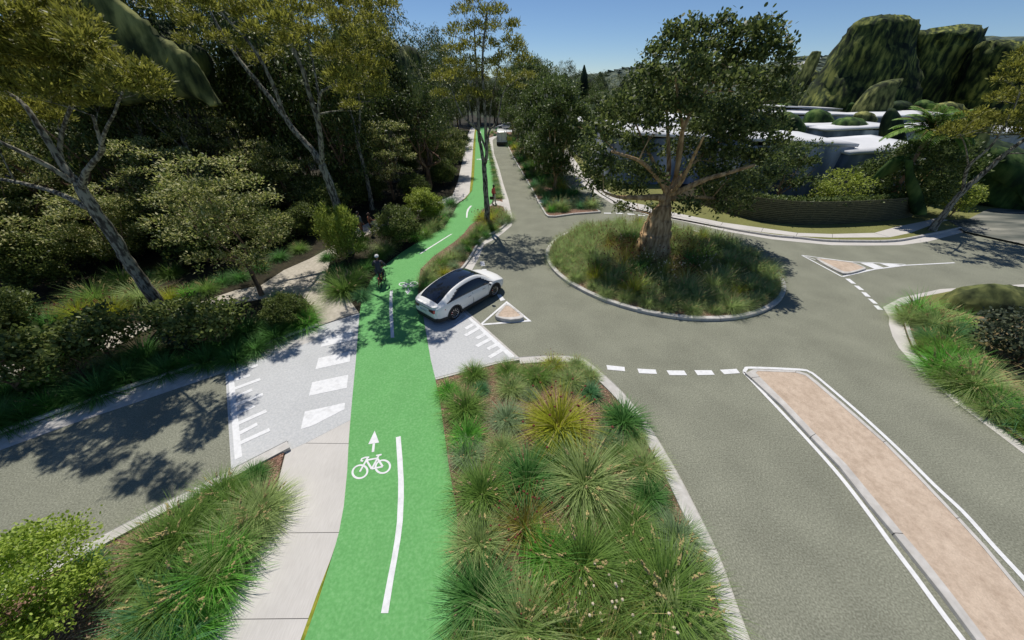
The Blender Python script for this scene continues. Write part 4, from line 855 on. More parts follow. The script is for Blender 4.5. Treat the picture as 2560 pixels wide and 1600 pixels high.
bl = [(B_lime, 'lime_bush', 105, 1570, 1.0, 'bright lime small-leaved bush filling the bottom left corner'),
      (B_feather, 'feathery_bush', 872, 655, 1.05, 'feathery lime-green bush at the foot of the forked paperbark'),
      (B_dull, 'round_bush', 1003, 612, 1.0, 'large round dull-green bush between cycle path and walking couple'),
      (B_lime2, 'yellow_green_bush', 1066, 553, 1.1, 'sunlit yellow-green bush beside the curve of the cycle path'),
      (B_small, 'dark_bush', 560, 872, .9, 'dark low bush in the middle of the kerbside bed'),
      (B_dull, 'dark_bush', 725, 812, .58, 'dark bush beside the concrete at the end of the kerbside bed'),
      (B_small, 'dark_bush', 480, 850, .85, 'dark bush touching the foot of the nearest leaning paperbark'),
      (B_small, 'small_leaf_shrub', 290, 905, .95, 'open small-leaved shrub with visible branches in front of the gravel path'),
      (B_small, 'small_leaf_shrub', 215, 945, .8, 'sprawling small-leaved shrub low in the kerbside bed'),
      (B_small, 'small_leaf_shrub', 60, 985, 1.1, 'broad small-leaved shrub at the left end of the kerbside bed'),
      (B_blue, 'grey_green_shrub', 468, 860, 1.0, 'pale grey-green shrub beside the leaning trunk in the kerbside bed'),
      (B_dull, 'forest_bush', 355, 640, .95, 'dull bush behind the grasses beyond the gravel path'), (B_dull, 'forest_bush', 440, 615, 1.1, 'rounded forest bush right of the leaning paperbark, beyond the path'),
      (B_dull, 'forest_bush', 700, 610, .9, 'forest bush behind the bend of the gravel path'), (B_dull, 'forest_bush', 830, 560, 1.2, 'dark forest bush behind the walking couple at their left'), (B_dull, 'forest_bush', 875, 520, 1.3, 'dark forest bush above and behind the walking couple'),
      (B_dull, 'forest_bush', 240, 660, 1.0, 'dull forest bush in the left forest beyond the path'), (B_dull, 'forest_bush', 1110, 462, 1.0, 'bush between the crooked gum and the far footpath'), (B_dull, 'forest_bush', 1040, 500, .9, 'bush behind the sunlit yellow-green bush'),
      (B_dull, 'forest_bush', 1140, 405, 1.0, 'bush at the left edge of the far footpath'), (B_dull, 'forest_bush', 1152, 372, 1.1, 'distant bush along the far footpath edge'), (B_lime2, 'forest_bush', 660, 560, .9, 'lighter bush in shade deep in the forest'),
      (B_dull, 'forest_bush', 560, 585, 1.2, 'large forest bush under the pale trees'),      (B_lime2, 'forest_bush', 300, 655, 1.0, 'lighter green bush beyond the path, left of the leaning paperbark'), (B_dull, 'forest_bush', 520, 655, 1.2, 'full forest bush just beyond the grasses under the pale tree'), (B_dull, 'forest_bush', 620, 615, 1.3, 'full forest bush left of the shaded path bend'), (B_dull, 'forest_bush', 700, 545, 1.5, 'tall dark bush between the two forked trunks'), (B_lime2, 'forest_bush', 800, 530, 1.3, 'lighter bush behind the forked paperbark trunk'), (B_dull, 'forest_bush', 640, 520, 1.6, 'tall bush in the forest depth at centre left'), (B_lime2, 'forest_bush', 400, 600, 1.4, 'lighter green bush at the foot of the thick grey paperbark'), (B_dull, 'forest_bush', 170, 620, 1.6, 'tall dark bush in the far left forest'), (B_dull, 'forest_bush', 520, 545, 1.7, 'tall bush right of the thick grey paperbark'), (B_dull, 'forest_bush', 60, 680, 1.6, 'tall bush at the left edge behind the pale trees'),
      (B_dull, 'forest_bush', 1010, 440, 1.6, 'tall bush behind the pale slender tree'), (B_dull, 'forest_bush', 1100, 415, 1.5, 'tall bush left of the far footpath'),
      (B_dull, 'forest_bush', 130, 720, 1.1, 'forest bush behind the left end of the path'), (B_dull, 'forest_bush', 20, 850, 1.0, 'dark bush at the far left beyond the gravel path'),
      (B_dull, 'forest_bush', 770, 590, .9, 'low bush beside the path at the forked paperbark'), (B_dull, 'forest_bush', 935, 505, .9, 'bush behind the couple on their right')]
for i, (dt, nm, px, py, s, lb) in enumerate(bl):
    plant(nm, dt, G(px, py, .05), lb, 'bush', rz=i*1.9, sc=s)
# shrub at the right edge with round dark leaves
p = G(2545, 905, .1); plant('round_leaf_shrub', gen_tree('shrub', 99, 1.9, .06, .3, 1.9, dict(len=.15, wid=.1, flat=.6, up=.2, outw=.6, rand=.6, tuft=5, tr=.16, shape='oval'), M['brownbark'], leafmat('dark_round_leaf', [(.03, .045, .03), (.07, .09, .05), (.13, .15, .08)], .25), 46, .5, 110, cb=.3, nmain=6), p,
    'dark round-leaved shrub at the right edge above the brown ground', 'shrub')
# ================================================================== TUSSOCKS
def tussock(seed, nb, Lb, wd, cols, arch=1.0, stiff=0.0, trans=.5, seeds=None, matn=None):
    """arching strap leaves from one crown, 4 segments each"""
    rs = np.random.default_rng(seed)
    a = rs.uniform(0, 2*np.pi, nb); el = np.arcsin(np.clip(rs.beta(1.5, 1.1, nb)*.98+.02+stiff, 0, .995))
    L = Lb*rs.uniform(.6, 1.1, nb); cur = (.75+.7*rs.random(nb))*arch*np.cos(el*.75); cur *= 1.15
    rad = rs.uniform(0, .16, nb)*Lb; P = np.stack([rad*np.cos(a), rad*np.sin(a), np.zeros(nb)], 1)
    aa = a+rs.normal(0, .55, nb); u = np.stack([np.cos(aa), np.sin(aa), np.zeros(nb)], 1); side = np.stack([-u[:, 1], u[:, 0], 0*a], 1)
    tw = rs.normal(0, .4, nb); zz = np.array([0, 0, 1.0]); side = unit(side+zz*tw[:, None]*.4)
    seg = 5; rows = []; q = P.copy(); th = el.copy()
    for s in range(seg+1):
        w_ = wd*(1-(s/seg)**1.6)*(.6+.4*min(1, s+.5)); rows.append(q-side*w_/2); rows.append(q+side*w_/2)
        q = q+(u*np.cos(th)[:, None]+zz*np.sin(th)[:, None])*(L/seg)[:, None]; th = th-cur/seg
    V = np.stack(rows, 1); V[:, :, 2] = np.maximum(V[:, :, 2], -.02); V = V.reshape(-1, 3)
    k = 2*(seg+1); base = np.arange(nb)*k
    Fq = np.concatenate([np.stack([base+2*s, base+2*s+1, base+2*s+3, base+2*s+2], 1) for s in range(seg)])
    m = matn or leafmat('blade', cols, trans, .55)
    me = npmesh('blades', V, Fq, m)
    sd_ = None
    if seeds:
        mb_ = MB(); r_ = random.Random(seed)
        for _ in range(seeds[0]):
            a_ = r_.uniform(0, 6.28); e_ = r_.uniform(.5, 1.35); u_ = Vector((math.cos(a_)*math.cos(e_), math.sin(a_)*math.cos(e_), math.sin(e_))); l_ = Lb*r_.uniform(.45, .85)*seeds[3]
            p1 = u_*l_-Vector((0, 0, .08*l_))
            if seeds[1] == 'plume':
                b_ = p1*.78
                for j in range(7):
                    t = j/6; q_ = b_.lerp(p1*1.02, t)+Vector((r_.gauss(0, .012), r_.gauss(0, .012), 0)); h_ = .026*math.sin(.5+t*2.4)
                    mb_.tube([q_, q_+u_*.035], [h_, h_*.5], 4)
            else:
                mb_.tube([Vector((0, 0, 0)), u_*l_*.5+Vector((0, 0, .04)), p1], [.006, .005, .004], 3, 0)
                mb_.tube([p1, p1+u_*.025, p1+u_*.05], [.02, .03, .012], 5, 1)
        sd_ = bpy.data.meshes.new('seed_heads'); sd_.from_pydata(mb_.v, [], mb_.f)
        for mm in seeds[2]: sd_.materials.append(mm)
        sd_.polygons.foreach_set('material_index', mb_.m)
    return me, sd_
c_ = lambda r_, g_, b_: [(r_*1.75, g_*1.6, b_*1.5), (r_*2.5, g_*2.2, b_*2.1), (r_*3.4, g_*2.8, b_*2.9)]
T = {}
pl = lambda n: (n, 'plume', [M['dryst']], 1.15)
T['green'] = ('green', tussock(1, 950, 1.15, .015, c_(.085, .16, .035), seeds=pl(16)))
T['light'] = ('pale green', tussock(2, 950, 1.2, .015, c_(.15, .22, .085), seeds=pl(20)))
T['grey'] = ('grey-green', tussock(3, 850, 1.1, .014, c_(.13, .20, .11), seeds=pl(12)))
T['dark'] = ('dark green', tussock(4, 650, 1.1, .02, c_(.045, .125, .03)))
T['teal'] = ('blue-green', tussock(5, 420, 1.0, .026, c_(.05, .14, .06), stiff=.05))
T['yellow'] = ('yellow-green', tussock(6, 560, 1.2, .017, c_(.17, .21, .02), seeds=(26, 'bud', [M['dryst'], M['redseed']], 1.25), stiff=.03))
T['bright'] = ('bright green', tussock(7, 560, 1.1, .02, c_(.07, .21, .03), seeds=pl(10)))
T['rush'] = ('rusty seed-headed', tussock(8, 320, 1.2, .013, c_(.14, .15, .03), arch=.5, stiff=.1, seeds=(44, 'bud', [M['dryst'], M['redseed']], 1.35)))
T['cot'] = ('cream-flowered', tussock(9, 380, 1.15, .014, c_(.12, .16, .04), arch=.6, stiff=.08, seeds=(30, 'bud', [M['dryst'], M['cream']], 1.3)))
KEYS = list(T)
def clump(key, p, s, rz, hz=1.0):
    r = empty('tussock', p, rz, (s, s, s*hz)); addme('blades', T[key][1][0], r)
    if T[key][1][1]: addme('seed_heads', T[key][1][1], r)['kind'] = 'stuff'
    return r
def bed(items, where, group, rowpx, mul=1.0,  rname='row', front='from the front', z=.09, hz=1.0, noun='tussock'):
    """items: (px, py of the visual middle, radius px, key). Labels name colour and place, rows counted from the camera."""
    out = []
    for (px, py, rp, key) in items:
        g = G(px, py+rp*.35, z); dist = math.sqrt(g.x**2+g.y**2+(CH-z)**2)
        rad_ = rp/F*dist/math.sqrt(1+0.0)*0.93*(1/ math.sqrt(1+((px-1280)/F)**2*.5))
        out.append((px, py, key, g, rad_))
    out.sort(key=lambda q: -q[1]); rows = []; cur = []
    for q in out:
        if cur and cur[0][1]-q[1] > rowpx: rows.append(cur); cur = []
        cur.append(q)
    if cur: rows.append(cur)
    for ri, row in enumerate(rows):
        row.sort(key=lambda q: q[0])
        for ci, (px, py, key, g, rad_) in enumerate(row):
            r = clump(key, g, rad_/.76*mul, rnd.uniform(0, 6.28), hz)
            big = 'large ' if rad_ > 1.25 else ('small ' if rad_ < .5 else '')
            pos = f'{ORD(ci)} from left, {ORD(ri)} row back' if len(row) > 1 else f'alone in {ORD(ri)} row back'
            tag(r, f'{big}{T[key][0]} {noun} {where}, {pos}', 'plant', group)
s8 = 1/2.0165
fr = [(375, 155, 80, 'green'), (245, 240, 75, 'bright'), (410, 235, 58, 'teal'), (545, 140, 78, 'green'), (640, 150, 60, 'light'), (690, 165, 88, 'green'), (770, 112, 70, 'yellow'), (890, 115, 60, 'light'), (860, 190, 78, 'light'), (955, 165, 58, 'light'), (560, 225, 82, 'light'),
      (655, 265, 50, 'grey'), (960, 245, 78, 'teal'), (330, 315, 120, 'green'), (540, 370, 112, 'grey'), (800, 380, 185, 'yellow'), (1120, 375, 130, 'dark'), (340, 460, 108, 'bright'), (1050, 475, 78, 'grey'), (520, 530, 88, 'light'), (340, 555, 98, 'grey'), (1110, 570, 82, 'green'), (1225, 612, 108, 'light'),
      (420, 730, 155, 'green'), (640, 660, 165, 'dark'), (930, 660, 195, 'light'), (1250, 762, 108, 'dark'), (1160, 905, 120, 'green'), (1390, 965, 128, 'grey'), (400, 985, 128, 'light'), (630, 890, 150, 'rush'), (740, 1060, 140, 'bright'), (920, 1080, 190, 'green'), (1150, 1040, 120, 'green'),
      (410, 1250, 165, 'dark'), (1330, 1230, 225, 'green'), (620, 1410, 180, 'light'), (860, 1450, 180, 'green'), (1110, 1330, 170, 'cot'), (1400, 1450, 170, 'light'), (1000, 1560, 170, 'cot'), (1250, 1590, 170, 'green'), (1500, 1620, 130, 'grey'), (380, 1640, 140, 'green'), (760, 1290, 110, 'rush'), (800, 130, 60, 'light'), (1180, 480, 60, 'light'), (760, 560, 110, 'green'), (1440, 1120, 100, 'light')]
bed([(1000+a*s8, 850+b*s8, r_*s8, k) for a, b, r_, k in fr], 'in the front bed', 'tussocks in the large front bed', 52, mul=.97, hz=.85)
lf_ = [(640, 1175, 50, 'dark'), (655, 1250, 90, 'light'), (560, 1215, 80, 'green'), (510, 1245, 60, 'dark'), (470, 1300, 110, 'green'), (600, 1320, 100, 'light'), (420, 1350, 120, 'green'), (540, 1400, 120, 'bright'), (470, 1450, 120, 'green'), (400, 1500, 120, 'teal'), (500, 1540, 80, 'bright'), (440, 1590, 100, 'teal'), (225, 1400, 60, 'teal'), (350, 1580, 90, 'green'), (590, 1255, 70, 'green')]
bed(lf_, 'in the lower left bed', 'tussocks in the lower left bed', 50, mul=.68, hz=.9)
# roundabout planting: rings
items = []; GA = []
ring = [(.915, 38, .76), (.78, 29, .92), (.61, 21, 1.05), (.43, 14, 1.1), (.28, 8, 1.1)]
cseq = ['light', 'light', 'green', 'light', 'grey', 'bright', 'light', 'green', 'teal', 'light']
q_ = 0
for (k, n, s) in ring:
    for i in range(n):
        t = 2*math.pi*(i+rnd.uniform(-.22, .22))/n; p = rb(t, k*rnd.uniform(.975, 1.01)); p.z = .14
        if (p-Vector((bt.x, bt.y, .14))).length < 1.45: continue
        inner = k < .5
        key = rnd.choice(['cot', 'rush', 'dark', 'green', 'cot', 'light', 'rush']) if inner else cseq[(q_*7+i*3) % 10]
        if k > .99 and rnd.random() < .12: continue
        if not inner and rnd.random() < .06: key = 'yellow'
        q_ += 1; GA.append((t, k, p, key, s*rnd.uniform(.75, 1.2)))
side = lambda t: ['right', 'back right', 'back', 'back left', 'left', 'front left', 'front', 'front right'][int(((math.degrees(t) % 360)+22.5)//45) % 8]
cnt = {}
for (t, k, p, key, s) in sorted(GA, key=lambda g: (g[1], g[0])):
    r = clump(key, p, s, rnd.uniform(0, 6.28), 1.15)
    rn = {.92: 'edge', .78: 'second ring', .61: 'middle ring', .43: 'inner ring', .28: 'innermost ring'}[min([.92, .78, .61, .43, .28], key=lambda a: abs(a-k))]
    kk = (side(t), rn, key); cnt[kk] = cnt.get(kk, 0)+1
    tag(r, f'{T[key][0]} tussock on the {side(t)} of the roundabout, {rn}'+('' if cnt[kk] == 1 else f', {ORD(cnt[kk]-1)} anticlockwise'), 'plant', 'tussocks planted on the roundabout')
# path-side bed with the slender tree
pb = [(1262, 560-20, 22, 'light'), (1245, 530, 22, 'green'), (1225, 545, 30, 'yellow'), (1205, 540, 22, 'yellow'), (1250, 552, 20, 'grey'), (1200, 572, 24, 'green'), (1232, 568, 20, 'green'), (1185, 590, 22, 'green'), (1215, 585, 16, 'dark'), (1165, 605, 22, 'green'), (1190, 605, 14, 'dark'), (1145, 622, 22, 'grey'), (1170, 622, 14, 'bright'),
      (1128, 640, 26, 'light'), (1155, 640, 18, 'light'), (1100, 655, 26, 'green'), (1135, 662, 18, 'grey'), (1082, 672, 24, 'light'), (1112, 680, 20, 'yellow'), (1070, 690, 24, 'light'), (1095, 700, 18, 'green'), (1062, 712, 20, 'dark'), (1230, 528, 16, 'rush'), (1215, 560, 20, 'rush'), (1265, 548, 14, 'green')]
bed(pb, 'in the cycle path bed', 'tussocks in the bed between cycle path and road', 14)
# left edge of the cycle path and around the bushes
lp = [(862, 712, 52, 'green'), (905, 735, 28, 'teal'), (890, 690, 34, 'green'), (965, 620, 30, 'light'), (940, 640, 26, 'green'), (915, 665, 28, 'dark'), (1060, 580, 26, 'green'), (1085, 560, 28, 'light'), (1100, 545, 24, 'bright'), (1118, 530, 22, 'grey'), (1040, 590, 22, 'bright'), (1125, 505, 22, 'dark'), (1105, 515, 18, 'dark'), (845, 680, 35, 'dark'), (820, 640, 22, 'dark'), (900, 615, 20, 'green')]
bed(lp, 'left of cycle path', 'tussocks along the left edge of the cycle path', 25, z=.05)
kb = [(745, 775, 52, 'green'), (765, 800, 40, 'bright'), (725, 800, 45, 'dark'), (700, 745, 30, 'dark'), (690, 830, 42, 'dark'), (620, 820, 50, 'dark'), (640, 860, 40, 'dark'), (560, 855, 50, 'dark'), (465, 905, 26, 'bright'), (520, 890, 45, 'dark'), (590, 885, 42, 'dark'), (365, 880, 55, 'dark'), (320, 930, 48, 'dark'), (415, 915, 45, 'dark'), (250, 965, 52, 'dark'), (180, 985, 40, 'dark'),
      (120, 1005, 38, 'bright'), (60, 1030, 45, 'dark'), (0, 1040, 60, 'dark'), (215, 925, 35, 'grey'), (270, 905, 38, 'grey'), (100, 950, 45, 'dark'), (20, 970, 50, 'dark'), (140, 890, 30, 'bright')]
bed(kb, 'in the kerbside bed', 'tussocks in the kerbside bed left of the crossing', 38, z=.05)
bp_ = [(315, 700, 40, 'green'), (385, 690, 22, 'teal'), (430, 680, 28, 'green'), (355, 735, 42, 'light'), (430, 740, 30, 'yellow'), (475, 730, 28, 'bright'), (245, 740, 45, 'green'), (200, 780, 38, 'yellow'), (130, 800, 45, 'dark'), (290, 770, 35, 'yellow'), (520, 720, 28, 'green'), (355, 595, 22, 'teal'), (560, 700, 25, 'dark'), (700, 640, 25, 'dark'), (750, 620, 22, 'green'), (60, 840, 45, 'dark'), (650, 665, 25, 'dark'), (30, 780, 45, 'dark'), (600, 690, 26, 'dark')]
bed(bp_, 'beyond the gravel path', 'tussocks beyond the gravel path', 32, z=.05)
# rear median: front bed and strip
mf = [(1368, 508, 15, 'teal'), (1378, 524, 11, 'bright'), (1396, 516, 18, 'light'), (1420, 512, 14, 'grey'), (1440, 506, 12, 'light'), (1450, 516, 12, 'teal'), (1476, 512, 16, 'light'), (1408, 524, 10, 'green'), (1350, 478, 14, 'light'), (1370, 492, 14, 'dark'), (1395, 490, 15, 'dark'), (1425, 488, 18, 'dark'), (1405, 474, 16, 'yellow'), (1440, 482, 12, 'dark'), (1335, 462, 12, 'teal'), (1355, 455, 15, 'dark'), (1385, 460, 15, 'green'), (1400, 452, 14, 'dark'),
      (1322, 440, 12, 'dark'), (1345, 438, 14, 'green'), (1370, 435, 14, 'dark'), (1315, 420, 12, 'dark'), (1335, 415, 14, 'green'), (1355, 415, 12, 'dark'), (1303, 400, 11, 'dark'), (1322, 396, 12, 'yellow'), (1340, 398, 11, 'dark'), (1292, 385, 9, 'light'), (1308, 380, 10, 'dark'), (1285, 371, 8, 'yellow'), (1278, 362, 9, 'dark'), (1295, 365, 9, 'green'), (1272, 352, 8, 'yellow'), (1266, 344, 7, 'dark'), (1285, 350, 8, 'dark')]
bed(mf, 'on the planted median', 'tussocks on the planted median', 14, z=.12, hz=1.1, mul=1.5)
# strip of low plants along the cycle path
sp = GL([(1216.5, 336), (1221, 362), (1225, 385), (1231, 412), (1237, 442), (1242, 468), (1248, 496)]); sp = smooth_poly(sp, 5); k = 0
for i, q in enumerate(sp):
    r = clump(['grey', 'dark', 'light', 'dark'][i % 4], Vector((q.x, q.y, .03)), .62, rnd.uniform(0, 6), .9)
    r.name = 'low_tuft'; tag(r, f'low {T[["grey", "dark", "light", "dark"][i % 4]][0]} tuft in the narrow strip beside the cycle path, '+('nearer half' if i > len(sp)/2 else 'farther half'), 'plant', 'row of low tufts in the narrow strip '+('near' if i > len(sp)/2 else 'far'))
far_ = [(1222, 335, 7, 'light'), (1230, 331, 7, 'green'), (1237, 337, 7, 'teal'), (1243, 327, 7, 'dark'), (1252, 331, 6, 'dark'), (1258, 330, 6, 'teal')]
bed(far_, 'in the far bed behind the van', 'tussocks in the far bed near the van', 6, z=.05)
# right corner bed
rc = [(2290, 770, 45, 'bright'), (2330, 800, 48, 'light'), (2270, 790, 30, 'light'), (2380, 830, 45, 'teal'), (2350, 860, 45, 'green'), (2310, 835, 30, 'teal'), (2350, 905, 52, 'bright'), (2400, 900, 48, 'bright'), (2430, 950, 62, 'light'), (2380, 945, 40, 'green'), (2490, 1000, 48, 'bright'), (2530, 1035, 48, 'teal'), (2470, 1015, 35, 'light'), (2590, 1070, 50, 'green'), (2400, 800, 28, 'bright'), (2600, 1010, 45, 'dark'), (2305, 870, 22, 'green')]
bed(rc, 'in the right corner bed', 'tussocks in the right corner bed', 32, z=.11)
# verge flax by the fence etc.
bed([(1500, 404, 10, 'dark'), (1480, 398, 9, 'green')], 'on the lawn verge', 'tufts on the lawn verge', 8, z=.12)

# ================================================================== LUMPY TREE MASSES (photographed as rough solid shapes)
def mass(name, label, Y, prof, m, thick=.8, seed=1, nseg=26, amp=.15, cat='tree', foot=None, sub=3, cut=0.0):
    """prof: (py, left px, right px) from top to bottom at depth Y; gives a solid lump with real depth"""
    rs = random.Random(seed); rows = []
    L = [(D(a, py, Y), D(b, py, Y)) for py, a, b in prof]
    pts = [Vector(((l.x+r_.x)/2, (r_.x-l.x)/2, l.z)) for l, r_ in L]
    P = smooth_poly(pts, sub)
    if foot is not None: P.append(Vector((P[-1].x, P[-1].y*1.02, foot)))
    o = Vector((P[-1].x, Y, max(0, P[-1].z) if foot is None else foot)); V = []; n = len(P)
    ph = [rs.uniform(0, 6.28) for _ in range(8)]
    for i, q in enumerate(P):
        for k in range(nseg):
            t = 2*math.pi*k/nseg
            s = 1+amp*(math.sin(3*t+ph[0]+q.z*.35)+.7*math.sin(5*t+ph[1]-q.z*.5)+.5*math.sin(9*t+ph[2]+q.z*.9))/1.5+rs.gauss(0, amp*.18)
            # silhouette sides stay as traced, front and back bulge more freely
            c, s_ = math.cos(t), math.sin(t); hw = max(q.y, .02)*(1+rs.gauss(0, amp*.12))
            V.append(Vector((q.x+c*hw*(1+(s-1)*abs(s_)**.5)-o.x, s_*hw*thick*s, q.z-o.z+rs.gauss(0, amp*.35)*hw*(1 if i < len(P)-2 else 0))))
    f = [(i*nseg+k, (i+1)*nseg+k, (i+1)*nseg+(k+1) % nseg, i*nseg+(k+1) % nseg) for i in range(n-1) for k in range(nseg)]
    V.append(Vector((P[0].x-o.x, 0, P[0].z-o.z+P[0].y*.15))); f += [(k, (k+1) % nseg, len(V)-1) for k in range(nseg)]
    f.append(tuple((n-1)*nseg+k for k in range(nseg)))
    ob = link(name, V, f, m, None, True); ob.location = o
    bm = bmesh.new(); bm.from_mesh(ob.data); bmesh.ops.recalc_face_normals(bm, faces=bm.faces); bm.to_mesh(ob.data); bm.free()
    return tag(ob, label, cat)
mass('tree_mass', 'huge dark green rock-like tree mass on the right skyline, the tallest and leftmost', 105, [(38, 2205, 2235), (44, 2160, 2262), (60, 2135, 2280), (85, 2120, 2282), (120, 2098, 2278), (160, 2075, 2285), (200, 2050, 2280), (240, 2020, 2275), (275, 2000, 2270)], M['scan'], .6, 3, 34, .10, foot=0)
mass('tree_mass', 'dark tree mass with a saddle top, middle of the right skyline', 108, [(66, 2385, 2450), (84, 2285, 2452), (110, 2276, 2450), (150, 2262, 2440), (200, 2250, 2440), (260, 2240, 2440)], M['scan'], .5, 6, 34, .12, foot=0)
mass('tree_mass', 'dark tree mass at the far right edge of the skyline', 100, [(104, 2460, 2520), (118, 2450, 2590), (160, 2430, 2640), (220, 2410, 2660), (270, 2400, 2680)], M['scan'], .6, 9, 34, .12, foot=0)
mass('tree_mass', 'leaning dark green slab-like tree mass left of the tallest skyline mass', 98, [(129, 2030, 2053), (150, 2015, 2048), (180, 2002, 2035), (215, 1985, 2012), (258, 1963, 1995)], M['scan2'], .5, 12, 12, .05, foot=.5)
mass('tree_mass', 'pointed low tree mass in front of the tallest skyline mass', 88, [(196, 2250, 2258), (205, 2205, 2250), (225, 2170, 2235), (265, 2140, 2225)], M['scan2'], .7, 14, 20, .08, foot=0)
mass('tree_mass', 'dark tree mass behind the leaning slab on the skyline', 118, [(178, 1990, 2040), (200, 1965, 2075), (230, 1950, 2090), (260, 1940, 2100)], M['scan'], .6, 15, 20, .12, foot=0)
for i, (x0, x1, yt, yb, Y) in enumerate([(1451, 1470, 162, 215, 95), (1425, 1500, 184, 230, 100), (1480, 1520, 180, 235, 105), (1395, 1430, 181, 225, 112), (1562, 1592, 177, 230, 120), (1545, 1570, 200, 235, 118), (1592, 1620, 188, 235, 116)]):
    xm = (x0+x1)/2; hw = (x1-x0)/2
    mass('conifer_mass', ['thin spire-topped dark tree on the left skyline', 'broad dark tree under the spire on the skyline', 'dark rounded skyline tree right of the spire', 'low dark skyline tree left of the spire', 'pointed dark skyline tree left of the roundabout tree', 'short dark skyline tree near the pointed one', 'dark skyline tree touching the roundabout tree crown'][i], Y,
         [(yt, xm-hw*.12, xm+hw*.15), (yt+(yb-yt)*.25, xm-hw*.5, xm+hw*.5), (yt+(yb-yt)*.6, xm-hw*.95, xm+hw*.9), (yb, xm-hw, xm+hw)], M['scan4'], .9, 20+i, 18, .12, foot=0)
mass('round_bush_mass', 'yellow-green rounded tree mass behind the median trees', 62, [(230, 1500, 1512), (238, 1488, 1525), (260, 1484, 1528), (290, 1490, 1515)], M['scan2'], .9, 31, 18, .08, foot=0)
mass('round_bush_mass', 'dark green rounded tree mass below the yellow-green one', 58, [(262, 1475, 1490), (275, 1465, 1500), (310, 1460, 1505), (350, 1465, 1500)], M['scan4'], .9, 32, 18, .1, foot=0)
for i, (x0, x1, yt, yb, Y, mm, lb) in enumerate([(1925, 2010, 280, 318, 62, 'scan3', 'bright green conical bush in front of the white roofs'), (2010, 2080, 273, 300, 72, 'scan3', 'green double-topped bush between the white roofs'), (2135, 2190, 278, 298, 74, 'scan2', 'brown-tinged bush between the white roofs'),
        (2085, 2170, 293, 318, 66, 'scan3', 'flat green bush behind the nearest white roof'), (2120, 2142, 256, 270, 95, 'scan3', 'tiny bush at the far edge of the white roofs'), (2285, 2340, 250, 272, 90, 'scan3', 'low green bush at the foot of the skyline masses'), (2340, 2410, 255, 275, 86, 'scan2', 'low olive bush at the right end of the white roofs'),
        (2200, 2260, 272, 352, 50, 'scan4', 'dark pointed tree mass left of the fern fronds'), (1945, 1995, 258, 268, 98, 'scan3', 'low hedge-like green mass on the far left of the roofs'), (2225, 2280, 252, 268, 92, 'scan4', 'low dark bush behind the far white roof')]):
    xm = (x0+x1)/2; hw = (x1-x0)/2
    mass('bush_mass', lb, Y, [(yt, xm-hw*.25, xm+hw*.2), (yt+(yb-yt)*.35, xm-hw*.75, xm+hw*.7), (yb, xm-hw, xm+hw)], M[mm], .8, 40+i, 18, .1, cat='bush', foot=0)
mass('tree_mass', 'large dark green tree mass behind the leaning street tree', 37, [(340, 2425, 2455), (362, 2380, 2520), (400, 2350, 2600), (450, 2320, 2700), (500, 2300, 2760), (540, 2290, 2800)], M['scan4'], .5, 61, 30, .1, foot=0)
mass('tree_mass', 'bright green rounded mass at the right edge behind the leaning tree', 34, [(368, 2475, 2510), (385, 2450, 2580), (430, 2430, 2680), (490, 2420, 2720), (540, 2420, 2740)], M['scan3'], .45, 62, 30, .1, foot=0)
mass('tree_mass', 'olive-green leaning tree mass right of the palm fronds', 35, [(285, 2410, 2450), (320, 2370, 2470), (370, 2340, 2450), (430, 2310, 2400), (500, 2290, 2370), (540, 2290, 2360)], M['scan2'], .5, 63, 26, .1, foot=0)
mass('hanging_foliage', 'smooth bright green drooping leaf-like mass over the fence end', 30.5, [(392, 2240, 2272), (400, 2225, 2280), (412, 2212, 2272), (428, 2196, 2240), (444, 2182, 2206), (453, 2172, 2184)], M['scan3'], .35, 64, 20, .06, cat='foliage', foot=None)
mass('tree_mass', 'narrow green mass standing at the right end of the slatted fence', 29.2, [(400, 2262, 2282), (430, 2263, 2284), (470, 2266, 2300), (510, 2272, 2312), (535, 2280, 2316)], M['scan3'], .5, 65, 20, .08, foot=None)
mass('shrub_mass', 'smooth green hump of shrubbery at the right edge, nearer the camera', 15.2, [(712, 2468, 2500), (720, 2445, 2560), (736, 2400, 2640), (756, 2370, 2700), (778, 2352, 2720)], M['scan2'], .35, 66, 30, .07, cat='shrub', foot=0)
# left: long sloping masses seen through the tree tops
def ridge(name, label, pts, Yd, m, thick, seed, cat='tree'):
    """pts: (px, py top, px, py bottom) pairs along a sloping lump"""
    rs = random.Random(seed); V = []; ns = 16
    rows = smooth_poly([Vector((a, b, 0)) for a, b, _, _ in pts], 4); rows2 = smooth_poly([Vector((c, d, 0)) for _, _, c, d in pts], 4); o = D(pts[-1][2], pts[-1][3], Yd)
    for q, q2 in zip(rows, rows2):
        A, B = D(q.x, q.y, Yd)-o, D(q2.x, q2.y, Yd)-o; c = (A+B)/2; h = (A-B)/2
        for k in range(ns):
            t = 2*math.pi*k/ns; s = 1+rs.gauss(0, .05); g_ = 1+.16*math.sin(3*t+q.x*.02+seed); V.append(c+h*math.cos(t)*(1+rs.gauss(0, .02))+Vector((0, thick, 0))*math.sin(t)*s*g_)
    n = len(rows); f = [(i*ns+k, i*ns+(k+1) % ns, (i+1)*ns+(k+1) % ns, (i+1)*ns+k) for i in range(n-1) for k in range(ns)]+[tuple(range(ns)), tuple((n-1)*ns+k for k in range(ns))]
    ob = link(name, V, f, m, None, True); ob.location = o
    bm = bmesh.new(); bm.from_mesh(ob.data); bmesh.ops.recalc_face_normals(bm, faces=bm.faces); bm.to_mesh(ob.data); bm.free()
    return tag(ob, label, cat)
